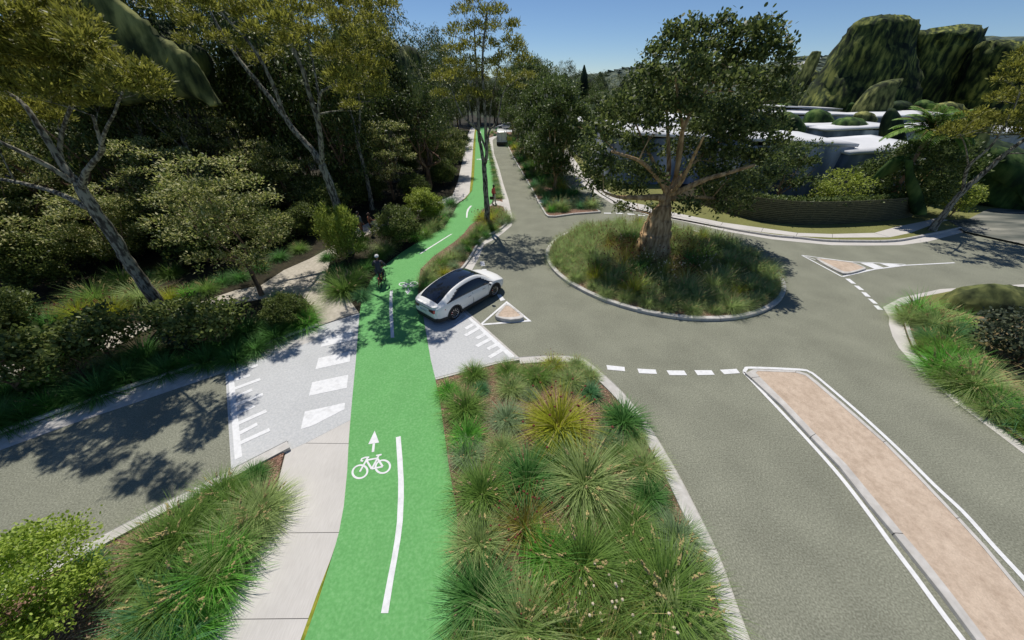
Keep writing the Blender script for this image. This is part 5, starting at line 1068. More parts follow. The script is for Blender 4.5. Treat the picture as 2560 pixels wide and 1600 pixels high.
ridge('tree_mass', 'long smooth olive slope of foliage behind the thick twin-stemmed trunk', [(235, -60, 20, 60), (300, 0, 90, 160), (358, 42, 170, 230), (400, 88, 260, 270), (452, 118, 340, 262), (486, 150, 415, 246), (508, 188, 465, 246), (528, 232, 512, 254), (546, 262, 543, 267)], 26.5, M['scan2'], .6, 71)
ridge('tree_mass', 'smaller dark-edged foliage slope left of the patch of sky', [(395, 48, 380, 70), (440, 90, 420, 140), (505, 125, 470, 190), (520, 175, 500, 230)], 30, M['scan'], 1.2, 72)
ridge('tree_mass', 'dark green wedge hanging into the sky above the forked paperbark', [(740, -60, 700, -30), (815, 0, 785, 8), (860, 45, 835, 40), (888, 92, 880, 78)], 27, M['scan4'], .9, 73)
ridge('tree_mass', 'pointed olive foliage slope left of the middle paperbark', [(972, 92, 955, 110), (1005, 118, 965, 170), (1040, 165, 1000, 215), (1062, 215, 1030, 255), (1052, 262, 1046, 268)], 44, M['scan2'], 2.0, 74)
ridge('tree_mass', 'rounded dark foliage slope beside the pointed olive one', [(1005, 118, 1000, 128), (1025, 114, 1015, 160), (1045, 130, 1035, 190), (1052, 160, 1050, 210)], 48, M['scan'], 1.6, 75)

# ================================================================== HOUSES AND HILLS
def building(label, Y, x0, x1, yt, depth, wall_pts=None, roofm='roof', seed=1, wm='wall', slope=.0, rot=0.0):
    """flat white roof whose front eave spans photo columns x0..x1 at height of row yt"""
    rs = random.Random(seed); a, b = D(x0, yt, Y), D(x1, yt, Y); z = a.z; w_ = b.x-a.x; c = Vector(((a.x+b.x)/2, Y+depth/2, 0)); r = empty('white_roofed_house', c, rot)
    nx, ny = 9, 5; V = []
    for j in range(ny+1):
        for i in range(nx+1):
            u, v = i/nx-.5, j/ny-.5
            e = max(abs(u), abs(v))*2; V.append((u*w_+rs.gauss(0, .008)*w_, v*depth, z-.25*max(0, e-.9)+slope*(v+.5)*depth+rs.gauss(0, .006)+.5*u*(1 if seed % 2 else -1)))
    f = [(j*(nx+1)+i, j*(nx+1)+i+1, (j+1)*(nx+1)+i+1, (j+1)*(nx+1)+i) for j in range(ny) for i in range(nx)]
    n0 = len(V); V += [(x, y, zz-.28) for x, y, zz in V]; f += [tuple(n0+q for q in reversed(g)) for g in f[:]]
    edge = [(i, i+1) for i in range(nx)]+[(j*(nx+1)+nx, (j+1)*(nx+1)+nx) for j in range(ny)]+[(ny*(nx+1)+i+1, ny*(nx+1)+i) for i in range(nx)]+[((j+1)*(nx+1), j*(nx+1)) for j in range(ny)]
    f += [(p_, p_+n0, q+n0, q) for p_, q in edge]
    link('roof', V, f, M[roofm], r, True)
    # walls: slumped, flaring towards the ground, as photographed
    V = []; lv = [(0, 1.03), (.2, 1.0), (.55, .975), (1, .955)]; m = 28; per = []
    for k in range(m):
        t = k/m*4; s = int(t); q = t-s; per.append([(-.5+q, -.5), (.5, -.5+q), (.5-q, .5), (-.5, .5-q)][s])
    for h, sc in lv:
        for (u, v) in per: V.append((u*w_*sc+rs.gauss(0, .04)*(1-h), v*depth*sc+rs.gauss(0, .05), h*(z-.45)+slope*(v+.5)*depth*h))
    f = [(l*m+k, l*m+(k+1) % m, (l+1)*m+(k+1) % m, (l+1)*m+k) for l in range(3) for k in range(m)]
    link('wall', V, f, M[wm], r, True)
    return tag(r, label, 'house', 'white-roofed houses')
building('nearest white-roofed house with dark blue-grey wall behind the slatted fence', 37, 1880, 2155, 352, 9, seed=2, slope=.02)
building('white-roofed house with pale blue wall left of the palm fronds', 36, 2130, 2330, 372, 7, seed=3, slope=.03)
building('white-roofed house seen through the roundabout tree crown', 42, 1540, 1800, 335, 12, seed=4, slope=.03)
building('low white-roofed house behind the roundabout tree at its left', 54, 1600, 1760, 300, 12, seed=5)
building('white-roofed house behind the nearest one, second line', 66, 1890, 2080, 312, 9, seed=6)
building('white-roofed house in the second line, right of the bushes', 62, 2070, 2260, 318, 9, seed=7)
building('long white-roofed house in the third line of roofs', 80, 1925, 2200, 284, 10, seed=8)
building('long white-roofed house at the right of the third line', 76, 2190, 2400, 287, 10, seed=9)
building('far white-roofed house at the foot of the tallest tree mass', 94, 1960, 2110, 268, 8, seed=10)
building('white-roofed house at the right edge behind the leaning tree', 56, 2380, 2640, 330, 14, seed=11)
building('far white-roofed house seen left of the roundabout tree', 88, 1480, 1640, 268, 9, seed=12)
building('pale building glimpsed behind the left forest trunks', 42, 20, 330, 345, 9, seed=13, wm='navy')
building('navy-walled building glimpsed low through the left forest', 36, -260, 100, 400, 8, seed=14, wm='navy')
building('white-roofed house beyond the median, seen between the trees', 60, 1455, 1540, 300, 9, seed=15)

def hill(name, pts, Y, depth, m, rough=2.0, seed=1):
    rs = random.Random(seed); top = smooth_poly([D(a, b, Y) for a, b in pts], 14); V = []; nr = 14
    for i, q in enumerate(top):
        for j in range(nr+1):
            t = j/nr; zz = q.z*(math.cos(t*math.pi/2)) if t < 1 else -.5
            V.append((q.x+rs.gauss(0, rough), Y-depth*t+rs.gauss(0, rough), max(-.5, zz+(rs.gauss(0, rough*.55) if 0 <= t < .97 else 0))))
    n = len(top); f = [(i*(nr+1)+j, i*(nr+1)+j+1, (i+1)*(nr+1)+j+1, (i+1)*(nr+1)+j) for i in range(n-1) for j in range(nr)]
    o = link(name, V, f, m, None, False)
    bm = bmesh.new(); bm.from_mesh(o.data); bmesh.ops.recalc_face_normals(bm, faces=bm.faces)
    if sum(f_.normal.z for f_ in bm.faces) < 0: bmesh.ops.reverse_faces(bm, faces=bm.faces)
    bm.to_mesh(o.data); bm.free()
    return structure(o)
hill('hills', [(-400, 170), (300, 180), (900, 195), (1200, 196), (1380, 196), (1500, 184), (1560, 172), (1620, 164), (1700, 158), (1800, 165), (1890, 165), (1960, 150), (2010, 146), (2060, 142), (2110, 128), (2200, 110), (2400, 100), (2700, 120), (3400, 150)], 640, 330, M['hill'], 2.6, 5)
r_ = random.Random(9)
for i, (px, py, w_) in enumerate([(1990, 166, 11), (2008, 163, 9), (2046, 160, 10), (2060, 166, 12), (2022, 172, 8), (1975, 175, 9), (1962, 187, 8), (2078, 168, 7), (2040, 150, 6), (1610, 192, 5), (2000, 180, 7)]):
    Y = 560; p = D(px, py, Y); r = empty('hillside_house', (p.x, Y, p.z-3)); s = w_*.8; m1 = MB(); m1.box((0, 0, 2), (s, 8, 5)); m1.build('wall', M['kerb'], r)
    m2 = MB(); m2.add([(-s*.55, -4.5, 4.5), (s*.55, -4.5, 4.5), (s*.55, 4.5, 4.5), (-s*.55, 4.5, 4.5), (-s*.45, 0, 7), (s*.45, 0, 7)], [(0, 1, 5, 4), (2, 3, 4, 5), (1, 2, 5), (3, 0, 4), (3, 2, 1, 0)]); m2.build('roof', M['roof'] if i % 3 else M['kerb'], r)
    tag(r, 'tiny pale house on the far wooded hillside', 'house', 'tiny houses on the far hillside')
# ================================================================== VEHICLES
V_white = plain('white_car_paint', (0.86, 0.85, 0.82), 0.35, 0, 0.4)
V_silver = plain('silver_car_paint', (0.42, 0.42, 0.43), 0.3, 0.4, 0.6)
V_glass = plain('dark_tinted_glass', (0.010, 0.014, 0.024), 0.04, 0, 0, 0.7)
V_tyre = plain('black_rubber', (0.018, 0.018, 0.018), 0.8)
V_trim = plain('black_plastic_trim', (0.03, 0.03, 0.03), 0.6)
V_rim = plain('alloy_rim', (0.45, 0.45, 0.46), 0.3, 0.9)
V_red = plain('red_light_lens', (0.55, 0.02, 0.02), 0.2, 0, 0.5)
V_dred = plain('dark_red_lens', (0.10, 0.012, 0.012), 0.2, 0, 0.5)
V_head = plain('headlight_glass', (0.35, 0.37, 0.4), 0.1)
V_blue = plain('blue_plate_band', (0.02, 0.06, 0.55), 0.5)
V_plate = plain('number_plate_face', (0.72, 0.74, 0.70), 0.5)
def mono(x, xs, ys): return float(np.interp(x, xs, ys))
def spl(xs, ys):
    P = [Vector((a, b, 0)) for a, b in zip(xs, ys)]; Q = smooth_poly(P, 8); X = [q.x for q in Q]; Y = [q.y for q in Q]
    for i in range(1, len(X)): X[i] = max(X[i], X[i-1]+1e-5)
    return lambda x: float(np.interp(x, X, Y))
def make_car(name, label, spec, loc, rz, paint, group=None, cat='car'):
    r = empty(name, loc, rz); S = spec
    ZC, ZB, WM, WR, ZL = (spl(*S[k]) for k in ('top', 'belt', 'wm', 'wr', 'low'))
    x0, x1 = S['top'][0][0], S['top'][0][-1]; nx, nv = S.get('nx', 200), 26
    xs = [x0+(x1-x0)*(.5-.5*math.cos(math.pi*(i/nx)))*.35+(x1-x0)*(i/nx)*.65 for i in range(nx+1)]
    ctrl = lambda x: [Vector((WM(x)*.80, ZL(x), 0)), Vector((WM(x)-.05, ZL(x)+.07, 0)), Vector((WM(x)+.0, ZL(x)*.45+ZB(x)*.55, 0)), Vector((WM(x)-.045, ZB(x), 0)),
                      Vector((WR(x), max(ZC(x)-.07, ZB(x)+.002), 0)), Vector((WR(x)*.62, ZC(x)-.015, 0)), Vector((0, ZC(x), 0))]
    npv = 8
    half = []; vt = []
    for x in xs:
        c = ctrl(x); Q = []
        P = c[:]; n = len(P)
        for i in range(n-1):
            a, b, cc, d = P[max(i-1, 0)], P[i], P[i+1], (P[i+2] if i+2 < n else Vector((-P[n-2].x, P[n-2].y, 0)))
            tn = .5 if i not in (3,) else .5
            for j in range(npv):
                t = j/npv
                if i == 3: q = b.lerp(cc, t)+Vector((.02*math.sin(math.pi*t), 0, 0))
                else: q = 0.5*((2*b)+(cc-a)*t+(2*a-5*b+4*cc-d)*t*t+(3*b-a-3*cc+d)*t**3)
                Q.append((q.x, q.y))
        Q.append((0, P[-1].y)); half.append(Q)
    nh = len(half[0]); full = []
    for i, x in enumerate(xs):
        row = [Vector((x, -y, z)) for y, z in half[i]]+[Vector((x, y, z)) for y, z in half[i][-2::-1]]; full.append(row)
    W_ = len(full[0]); groups = {'body': [], 'side_window': {1: [], -1: []}, 'glass_roof': []}
    for i in range(nx):
        xm = (xs[i]+xs[i+1])/2
        for k in range(W_-1):
            kk = k if k < nh-1 else W_-2-k; v = (kk+.5)/npv; sd = -1 if k < nh-1 else 1
            q = (full[i][k]+full[i+1][k]+full[i][k+1]+full[i+1][k+1])/4
            if v < 3.0 and any((q.x-wx)**2+(q.z-S['wr_'])**2 < (S['wr_']+.055)**2 for wx in S['axles']): continue
            g = S['zone'](xm, v, q)
            quad = (i*W_+k, (i+1)*W_+k, (i+1)*W_+k+1, i*W_+k+1)
            if g == 'side': groups['side_window'][sd].append(quad)
            elif g == 'roof': groups['glass_roof'].append(quad)
            else: groups['body'].append(quad)
    allv = [p for row in full for p in row]
    def part(nm, faces, m, par=r, push=0.0):
        if not faces: return None
        use = sorted({a for f in faces for a in f}); mp_ = {a: i for i, a in enumerate(use)}
        return link(nm, [allv[a] for a in use], [[mp_[a] for a in f] for f in faces], m, par, True)
    bodyf = groups['body']+[tuple(range(W_))[::-1], tuple(nx*W_+k for k in range(W_))]
    part('body', bodyf, paint); part('side_window', groups['side_window'][-1], V_glass); part('side_window', groups['side_window'][1], V_glass)
    part(S.get('roofname', 'glass_roof'), groups['glass_roof'], V_glass)
    wm_ = WM(0); R_ = S['wr_']
    for wx in S['axles']:
        for sd in (-1, 1):
            w0 = link('wheel', *tube_vf([Vector((wx, sd*(WM(wx)-.03), R_)), Vector((wx, sd*(WM(wx)-.26), R_))], [.12, .12], 16), V_trim, r)
            mt_ = MB(); prof = [(R_*.66, -.012), (R_*.86, -.0), (R_*.97, -.03), (R_, -.07), (R_, -.19), (R_*.95, -.24), (R_*.6, -.25)]; n = 28
            vv = [Vector((wx+p_*math.cos(2*math.pi*k/n), sd*(WM(wx)-.02+o_), R_+p_*math.sin(2*math.pi*k/n))) for p_, o_ in prof for k in range(n)]
            mt_.add(vv, [(a*n+k, a*n+(k+1) % n, (a+1)*n+(k+1) % n, (a+1)*n+k) for a in range(len(prof)-1) for k in range(n)]); mt_.build('tyre', V_tyre, w0, True)
            mr = MB(); y_ = sd*(WM(wx)-.035)
            mr.tube([(wx, y_, R_), (wx, y_-sd*.05, R_)], [.06, .06], 12)
            for k in range(10):
                a = 2*math.pi*k/10; d_ = Vector((math.cos(a), 0, math.sin(a))); q0 = Vector((wx, y_-sd*.01, R_)); t_ = Vector((-d_.z, 0, d_.x))*.018
                a0, a1 = q0+d_*.05, q0+d_*R_*.69; mr.add([a0-t_, a1-t_*.8, a1+t_*.8, a0+t_, a0-t_+Vector((0, -sd*.03, 0)), a1-t_*.8+Vector((0, -sd*.03, 0)), a1+t_*.8+Vector((0, -sd*.03, 0)), a0+t_+Vector((0, -sd*.03, 0))],
                                                 [(0, 1, 2, 3), (0, 1, 5, 4), (3, 2, 6, 7), (1, 2, 6, 5)])
            ri_ = [Vector((wx+R_*.69*math.cos(2*math.pi*k/n), y_, R_+R_*.69*math.sin(2*math.pi*k/n))) for k in range(n)]+[Vector((wx+R_*.62*math.cos(2*math.pi*k/n), y_-sd*.02, R_+R_*.62*math.sin(2*math.pi*k/n))) for k in range(n)]
            mr.add(ri_, [(k, (k+1) % n, n+(k+1) % n, n+k) for k in range(n)]); mr.build('rim', V_rim, w0)
            # wheel arch: black lip and dark liner
            ma = MB(); ra = R_+.055; N_ = 22; A_l = []
            for k in range(N_+1):
                t = math.pi*(-.08+1.16*k/N_); zz = R_+ra*math.sin(t); xx = wx+ra*math.cos(t); A_l.append((xx, zz, t))
            for k in range(N_):
                (xa, za, ta), (xb, zb_, tb) = A_l[k], A_l[k+1]
                ya, yb = WM(xa)*sd, WM(xb)*sd
                o1 = lambda x, z, t, d: (wx+(ra+d)*math.cos(t), R_+(ra+d)*math.sin(t))
                (pa, qa), (pb, qb) = o1(xa, za, ta, .035), o1(xb, zb_, tb, .035)
                (ia, ja), (ib, jb_) = o1(xa, za, ta, -.02), o1(xb, zb_, tb, -.02)
                ma.add([(ia, ya+sd*.012, ja), (ib, yb+sd*.012, jb_), (pb, yb+sd*.008, qb), (pa, ya+sd*.008, qa), (ia, ya-sd*.32, ja), (ib, yb-sd*.32, jb_), (pa, ya-sd*.05, qa), (pb, yb-sd*.05, qb)],
                       [(0, 1, 2, 3), (0, 4, 5, 1), (3, 2, 7, 6)])
            ma.build('wheel_arch', V_trim, r, True)
    return r, (lambda x, y: None), WM, ZB, ZC
# ---- white SUV
suv = dict(
    top=([-2.50, -2.42, -2.30, -2.05, -1.7, -1.2, -.6, 0, .5, .95, 1.40, 1.75, 2.1, 2.35, 2.46, 2.52], [.80, 1.00, 1.09, 1.22, 1.38, 1.54, 1.64, 1.67, 1.61, 1.42, 1.12, 1.04, .96, .84, .72, .52]),
    belt=([-2.50, -2.42, -2.3, -1.9, -1.2, 0, 1.0, 1.45, 1.9, 2.3, 2.46, 2.52], [.78, .93, 1.0, 1.06, 1.04, .98, .96, .95, .88, .74, .6, .45]),
    wm=([-2.50, -2.42, -2.25, -1.9, -1.2, 0, 1.0, 1.9, 2.2, 2.4, 2.52], [.66, .82, .93, .985, 1.0, .985, .985, .97, .90, .75, .50]),
    wr=([-2.50, -2.3, -1.9, -1.2, -.5, .1, .6, 1.0, 1.45, 1.9, 2.3, 2.52], [.56, .70, .76, .70, .66, .65, .67, .72, .80, .74, .6, .36]),
    low=([-2.50, -2.3, -1.5, 0, 1.5, 2.3, 2.52], [.48, .36, .3, .27, .27, .27, .33]),
    axles=(-1.45, 1.48), wr_=.375)
def zone(x, v, q):
    # side glass between belt and roof rail, tapering to points at both ends
    if 3.12 < v < 3.85:
        lo = 3.15+max(0, (-1.0-x))*0.0; f = (v-3.15)/.8
        if -1.85+f*.75+.25*f*f < x < 1.32-f*.55-.25*f*f:
            if abs(x+.12-f*.0) < .05: return 'body_pillar'
            return 'side'
    if v > 4.35 and -2.2 < x < 1.36+min(0, (v-5.2))*.04: return 'roof'
    return 'body'
suv['zone'] = lambda x, v, q: (lambda g: 'side' if g == 'body_pillar' else g)(zone(x, v, q))
ra_, rf_ = G(1140, 797), G(1235, 742); d_ = (rf_-ra_).normalized(); left = Vector((-d_.y, d_.x, 0))
mid = (ra_+rf_)/2+left*.93; rz = math.atan2(d_.y, d_.x)
car, _, WM, ZB, ZC = make_car('white_suv', '', suv, (mid.x, mid.y, .005), rz, V_white)
tag(car, 'white SUV with black glass roof crossing the green cycle path at the roundabout', 'car')
_WR = spl(*suv['wr'])
# sills and lower bumpers in black
mb2 = MB()
for sd in (-1, 1):
    xs_ = [-1.03+.2*i for i in range(11)]
    for a, b in zip(xs_[:-1], xs_[1:]):
        mb2.add([(a, sd*(WM(a)-.03), .20), (b, sd*(WM(b)-.03), .20), (b, sd*(WM(b)+.006), .37), (a, sd*(WM(a)+.006), .37)], [(0, 1, 2, 3)])
        mb2.add([(a, sd*(WM(a)-.03), .20), (b, sd*(WM(b)-.03), .20), (b, 0, .20), (a, 0, .20)], [(0, 1, 2, 3)])
mb2.build('sill', V_trim, car)
def wrap(xr, yl, yr, z0, z1, out, n=10, z0b=None):
    """strip following the rounded tail at both ends: returns verts of a band in plan"""
    pass
def tail_x(y, z):
    # x of the tail surface at lateral y (superellipse plan), leaning slightly with height
    a = abs(y); x = -2.50+.0
    if a > .62: x = -2.50+ .62*((a-.62)/.36)**2.2*.9
    return x
m3 = MB()
ys = [-.98+.07*i for i in range(29)]
for a, b in zip(ys[:-1], ys[1:]):
    m3.add([(tail_x(a, 0)+.02, a*.98, .20), (tail_x(b, 0)+.02, b*.98, .20), (tail_x(b, 0)-.03, b, .42), (tail_x(a, 0)-.03, a, .42), (tail_x(a, 0)+.02, a*.98, .46), (tail_x(b, 0)+.02, b*.98, .46)], [(0, 1, 2, 3), (3, 2, 5, 4)])
m3.build('rear_diffuser', V_trim, car)
m3 = MB()
# full-width tail body panel so the back reads as one rounded bumper
prof = [(.42, .01), (.55, -.035), (.72, -.03), (.86, .0), (.97, .03), (1.015, -.03), (1.05, -.0), (1.06, .12)]
for a, b in zip(ys[:-1], ys[1:]):
    for (z0, o0), (z1, o1) in zip(prof[:-1], prof[1:]):
        k0 = 1-.10*max(0, z0-.6)/.45; k1 = 1-.10*max(0, z1-.6)/.45
        m3.add([(tail_x(a, 0)+o0, a*k0, z0), (tail_x(b, 0)+o0, b*k0, z0), (tail_x(b, 0)+o1, b*k1, z1), (tail_x(a, 0)+o1, a*k1, z1)], [(0, 1, 2, 3)])
m3.build('rear_bumper', V_white, car, True)
for sd in (-1, 1):
    ml = MB(); P = [(.38, .78, .87), (.55, .75, .90), (.70, .72, .91), (.82, .71, .92), (.95, .72, .91)]
    for (y0, a0, b0), (y1, a1, b1) in zip(P[:-1], P[1:]):
        k = .965
        ml.add([(tail_x(y0, 0)-.045, sd*y0*k, a0), (tail_x(y1, 0)-.045, sd*y1*k, a1), (tail_x(y1, 0)-.03, sd*y1*k, b1), (tail_x(y0, 0)-.03, sd*y0*k, b0)], [(0, 1, 2, 3)])
    # swept end on the flank
    tl_ = ml.build('tail_light', V_dred, car)
    ml = MB()
    for (y0, a0, b0), (y1, a1, b1) in zip(P[2:-1], P[3:]):
        ml.add([(tail_x(y0, 0)-.052, sd*y0*.965, a0+.03), (tail_x(y1, 0)-.052, sd*y1*.965, a1+.03), (tail_x(y1, 0)-.04, sd*y1*.965, b1-.02), (tail_x(y0, 0)-.04, sd*y0*.965, b0-.02)], [(0, 1, 2, 3)])
    ml.add([(tail_x(.92, 0)-.05, sd*.90, .80), (-2.0, sd*.995, .84), (-2.0, sd*.99, .87), (tail_x(.92, 0)-.04, sd*.89, .88)], [(0, 1, 2, 3)])
    ml.build('lens', V_red, tl_)
m4 = MB(); m4.box((-2.545, 0, .70), (.012, .50, .12)); pt = m4.build('number_plate', V_plate, car)
m4 = MB(); m4.box((-2.553, .235, .70), (.006, .04, .115)); m4.build('blue_band', V_blue, pt)
m4 = MB()
for k in range(7): m4.box((-2.553, .17-k*.055, .70), (.004, .028, .06))
m4.build('plate_characters', plain('plate_ink', (.25, .27, .26), .6), pt)
m4 = MB(); m4.tube([(tail_x(y, 0)-.035, y*.95, .905) for y in (-.44, -.2, 0, .2, .44)], .012, 5); m4.build('light_bar_trim', V_trim, car)
m4 = MB(); m4.tube([(tail_x(y, 0)-.01+.0, y*.92, 1.03) for y in [-.8+.16*i for i in range(11)]], .014, 5); m4.build('spoiler_line', V_trim, car)
for sd in (-1, 1):
    m4 = MB(); pr = [(0, .08), (.05, .11), (.12, .09), (.17, .05)]
    q = Vector((.98, sd*1.02, 1.03)); m4.tube([q, q+Vector((.0, sd*.07, .03)), q+Vector((.01, sd*.16, .03)), q+Vector((.03, sd*.22, .02))], [.03, .075, .085, .045], 10); mi = m4.build('mirror', V_white, car, True)
    m5 = MB(); m5.box(q+Vector((-.075, sd*.13, .03)), (.01, .13, .10)); m5.build('mirror_glass', V_glass, mi)
    m4 = MB(); m4.add([(2.16, sd*.90, .66), (2.40, sd*.74, .60), (2.42, sd*.68, .69), (2.20, sd*.82, .80), (2.16, sd*.86, .80)], [(0, 1, 2, 3, 4)]); m4.build('headlight', V_head, car)
    # door seams and handles
    m4 = MB()
    for x_ in (-.18, -1.22, .98):
        m4.tube([(x_+(.10 if x_ < -1 else 0)*t, sd*(WM(x_)+o_), z_) for t, (z_, o_) in enumerate([(.34, -.008), (.6, .006), (.85, -.012), (.98, -.04)])], .007, 4)
    m4.build('door_seam', V_trim, car)
    for x_ in (-.42, -1.0+1.62):
        m4 = MB(); m4.box((x_, sd*(WM(x_)-.012), .87), (.20, .03, .028)); m4.build('door_handle', V_rim, car)
    def SP(x_, f_):
        y_ = (WM(x_)-.045)*(1-f_)+_WR(x_)*f_+.012; return (x_, sd*(y_+.02*math.sin(math.pi*f_)), ZB(x_)*(1-f_)+max(ZC(x_)-.07, ZB(x_)+.002)*f_)
    fr_w = lambda f: -1.85+f*.75+.25*f*f; ff_w = lambda f: 1.32-f*.55-.25*f*f
    o_l = [SP(fr_w(0)+(ff_w(0)-fr_w(0))*i/24, .13) for i in range(25)]+[SP(ff_w(f), .13+.73*f) for f in [.1*i for i in range(1, 10)]]+[SP(ff_w(1)+(fr_w(1)-ff_w(1))*i/20, .86) for i in range(21)]+[SP(fr_w(f), .13+.73*f) for f in [.9-.1*i for i in range(0, 10)]]
    m4 = MB(); m4.tube(o_l, .017, 5); m4.build('window_trim', V_trim, car)
    m4 = MB(); m4.box((-.12, sd*(WM(0)*.9-.045), 1.24), (.09, .03, .5), mat=Matrix.Rotation(sd*.42, 3, 'X')); 
    for wx in suv['axles']:
        mc = MB(); mc.box((wx-.14, sd*(WM(wx)-.12), .43), (.07, .06, .16)); mc.build('brake_caliper', V_red, car)
# seats faintly inside are left to the dark glass
# ---- silver wagon far away
wag = dict(
    top=([-2.40, -2.32, -2.2, -1.9, -1.4, -.6, 0, .35, .8, 1.15, 1.6, 2.05, 2.25, 2.35], [.7, 1.0, 1.08, 1.30, 1.46, 1.50, 1.49, 1.42, 1.16, .98, .92, .84, .72, .5]),
    belt=([-2.40, -2.2, 0, 1.15, 1.6, 2.05, 2.25, 2.35], [.69, .94, .93, .90, .84, .76, .62, .45]),
    wm=([-2.40, -2.3, -2.0, 0, 1.6, 2.1, 2.35], [.6, .8, .88, .9, .88, .8, .5]), wr=([-2.40, -2.1, 0, .8, 1.15, 2.35], [.5, .66, .62, .68, .76, .4]),
    low=([-2.40, -2.2, 0, 2.2, 2.35], [.4, .3, .25, .25, .3]), axles=(-1.35, 1.35), wr_=.32, nx=50, roofname='windscreen')
wag['zone'] = lambda x, v, q: 'side' if (3.2 < v < 3.9 and -2.0+(v-3.2)*.4 < x < 1.05-(v-3.2)*.7) else ('roof' if (v > 4.1 and (.35 < x < 1.1 or x < -2.0)) else 'body')
p = G(1262, 323)
wc, *_ = make_car('silver_car', '', wag, (p.x+.3, p.y, .02), math.pi*.97, V_silver); tag(wc, 'silver car crossing the road far away beyond the white van', 'car')
# ---- white van
van = dict(
    top=([-2.9, -2.86, -2.75, -2.4, 0, .9, 1.25, 1.9, 2.25, 2.75, 2.9], [2.3, 2.42, 2.5, 2.54, 2.56, 2.52, 2.4, 1.6, 1.2, 1.0, .6]),
    belt=([-2.9, 0, 1.5, 2.25, 2.75, 2.9], [1.3, 1.3, 1.25, 1.08, .9, .55]),
    wm=([-2.9, -2.8, 0, 2.25, 2.75, 2.9], [.96, 1.0, 1.01, .98, .85, .6]), wr=([-2.9, 0, 1.25, 2.25, 2.9], [.88, .88, .84, .8, .5]),
    low=([-2.9, 0, 2.9], [.35, .3, .3]), axles=(-1.7, 1.9), wr_=.35, nx=50, roofname='windscreen')
van['zone'] = lambda x, v, q: 'side' if (3.2 < v < 3.75 and .9 < x < 1.75) else ('roof' if (v > 4.1 and 1.3 < x < 2.15) else 'body')
p = G(1254, 365); dv = (G(1252, 345)-p).normalized()
vc, *_ = make_car('white_van', '', van, (p.x, p.y+2.9, .01), math.atan2(1, -.02), V_white); tag(vc, 'white van driving away on the road beyond the cycle path, seen from behind', 'van')
m4 = MB(); m4.box((-2.93, 0, .52), (.1, 1.9, .25)); m4.build('rear_bumper', V_trim, vc)
m4 = MB(); m4.box((-2.915, 0, 1.4), (.02, .03, 1.7)); m4.build('rear_door', V_trim, vc)
m4 = MB(); m4.box((-2.92, -.02, 1.02), (.02, .55, .13)); m4.build('number_plate', V_plate, vc)
for sd in (-1, 1):
    m4 = MB(); m4.box((-2.91, sd*.93, 1.25), (.03, .1, .5)); m4.build('tail_light', V_dred, vc)
    m4 = MB(); m4.box((1.55, sd*1.14, 1.5), (.08, .2, .32)); m4.build('mirror', V_trim, vc)

# ================================================================== PEOPLE
SKIN_D = plain('dark_brown_skin', (0.06, 0.028, 0.016), 0.6); SKIN_L = plain('tanned_skin', (0.32, 0.16, 0.10), 0.6)
def skinmesh(name, chains, m, parent, sub=2, extra=None):
    """chains: list of lists of (x,y,z,r); points that coincide are merged"""
    V = []; E = []; Rr = []; key = {}
    for ch in chains:
        prev = None
        for (x, y, z, r_) in ch:
            k = (round(x, 3), round(y, 3), round(z, 3))
            if k not in key: key[k] = len(V); V.append((x, y, z)); Rr.append(r_)
            i = key[k]
            if prev is not None and prev != i: E.append((prev, i))
            prev = i
    me = bpy.data.meshes.new(name); me.from_pydata(V, E, []); ob = bpy.data.objects.new(name, me); COL.objects.link(ob)
    md = ob.modifiers.new('s', 'SKIN'); md.use_smooth_shade = True
    sv_ = me.skin_vertices[0].data
    for i, r_ in enumerate(Rr):
        sv_[i].radius = (r_, r_) if not isinstance(r_, tuple) else r_; sv_[i].use_root = (i == 0)
    m2_ = ob.modifiers.new('u', 'SUBSURF'); m2_.levels = m2_.render_levels = sub
    bpy.context.view_layer.update(); dg = bpy.context.evaluated_depsgraph_get(); ev = bpy.data.meshes.new_from_object(ob.evaluated_get(dg))
    ob.modifiers.clear(); old = ob.data; ob.data = ev; bpy.data.meshes.remove(old); ev.materials.clear(); ev.materials.append(m)
    if extra:
        bm = bmesh.new(); bm.from_mesh(ev); tmp = bpy.data.meshes.new('t'); tmp.from_pydata([tuple(v) for v in extra.v], [], extra.f); bm.from_mesh(tmp); bm.to_mesh(ev); bm.free()
    ev.polygons.foreach_set('use_smooth', [True]*len(ev.polygons)); ob.parent = parent; ob.data.name = name
    return ob
def hand_mb(mb_, wr, d, side, curl=.5):
    """palm with five separate tapered fingers; d = hand direction, side = thumb side"""
    d = Vector(d).normalized(); s = Vector(side).normalized(); n = d.cross(s).normalized(); wr = Vector(wr)
    mb_.tube([wr-d*.02, wr+d*.03, wr+d*.085], [.024, .034, .03], 8)
    for k, ln in enumerate((.07, .08, .075, .058)):
        b = wr+d*.08+s*(.027-.018*k); pts = [b]; dd = d.copy()
        for j in range(3): dd = (dd*math.cos(curl)+n*math.sin(curl)).normalized(); pts.append(pts[-1]+dd*ln/3)
        mb_.tube(pts, [.0095, .009, .008, .006], 6)
    b = wr+d*.02+s*.028; mb_.tube([b, b+s*.025+d*.02, b+s*.03+d*.05], [.012, .011, .008], 6)
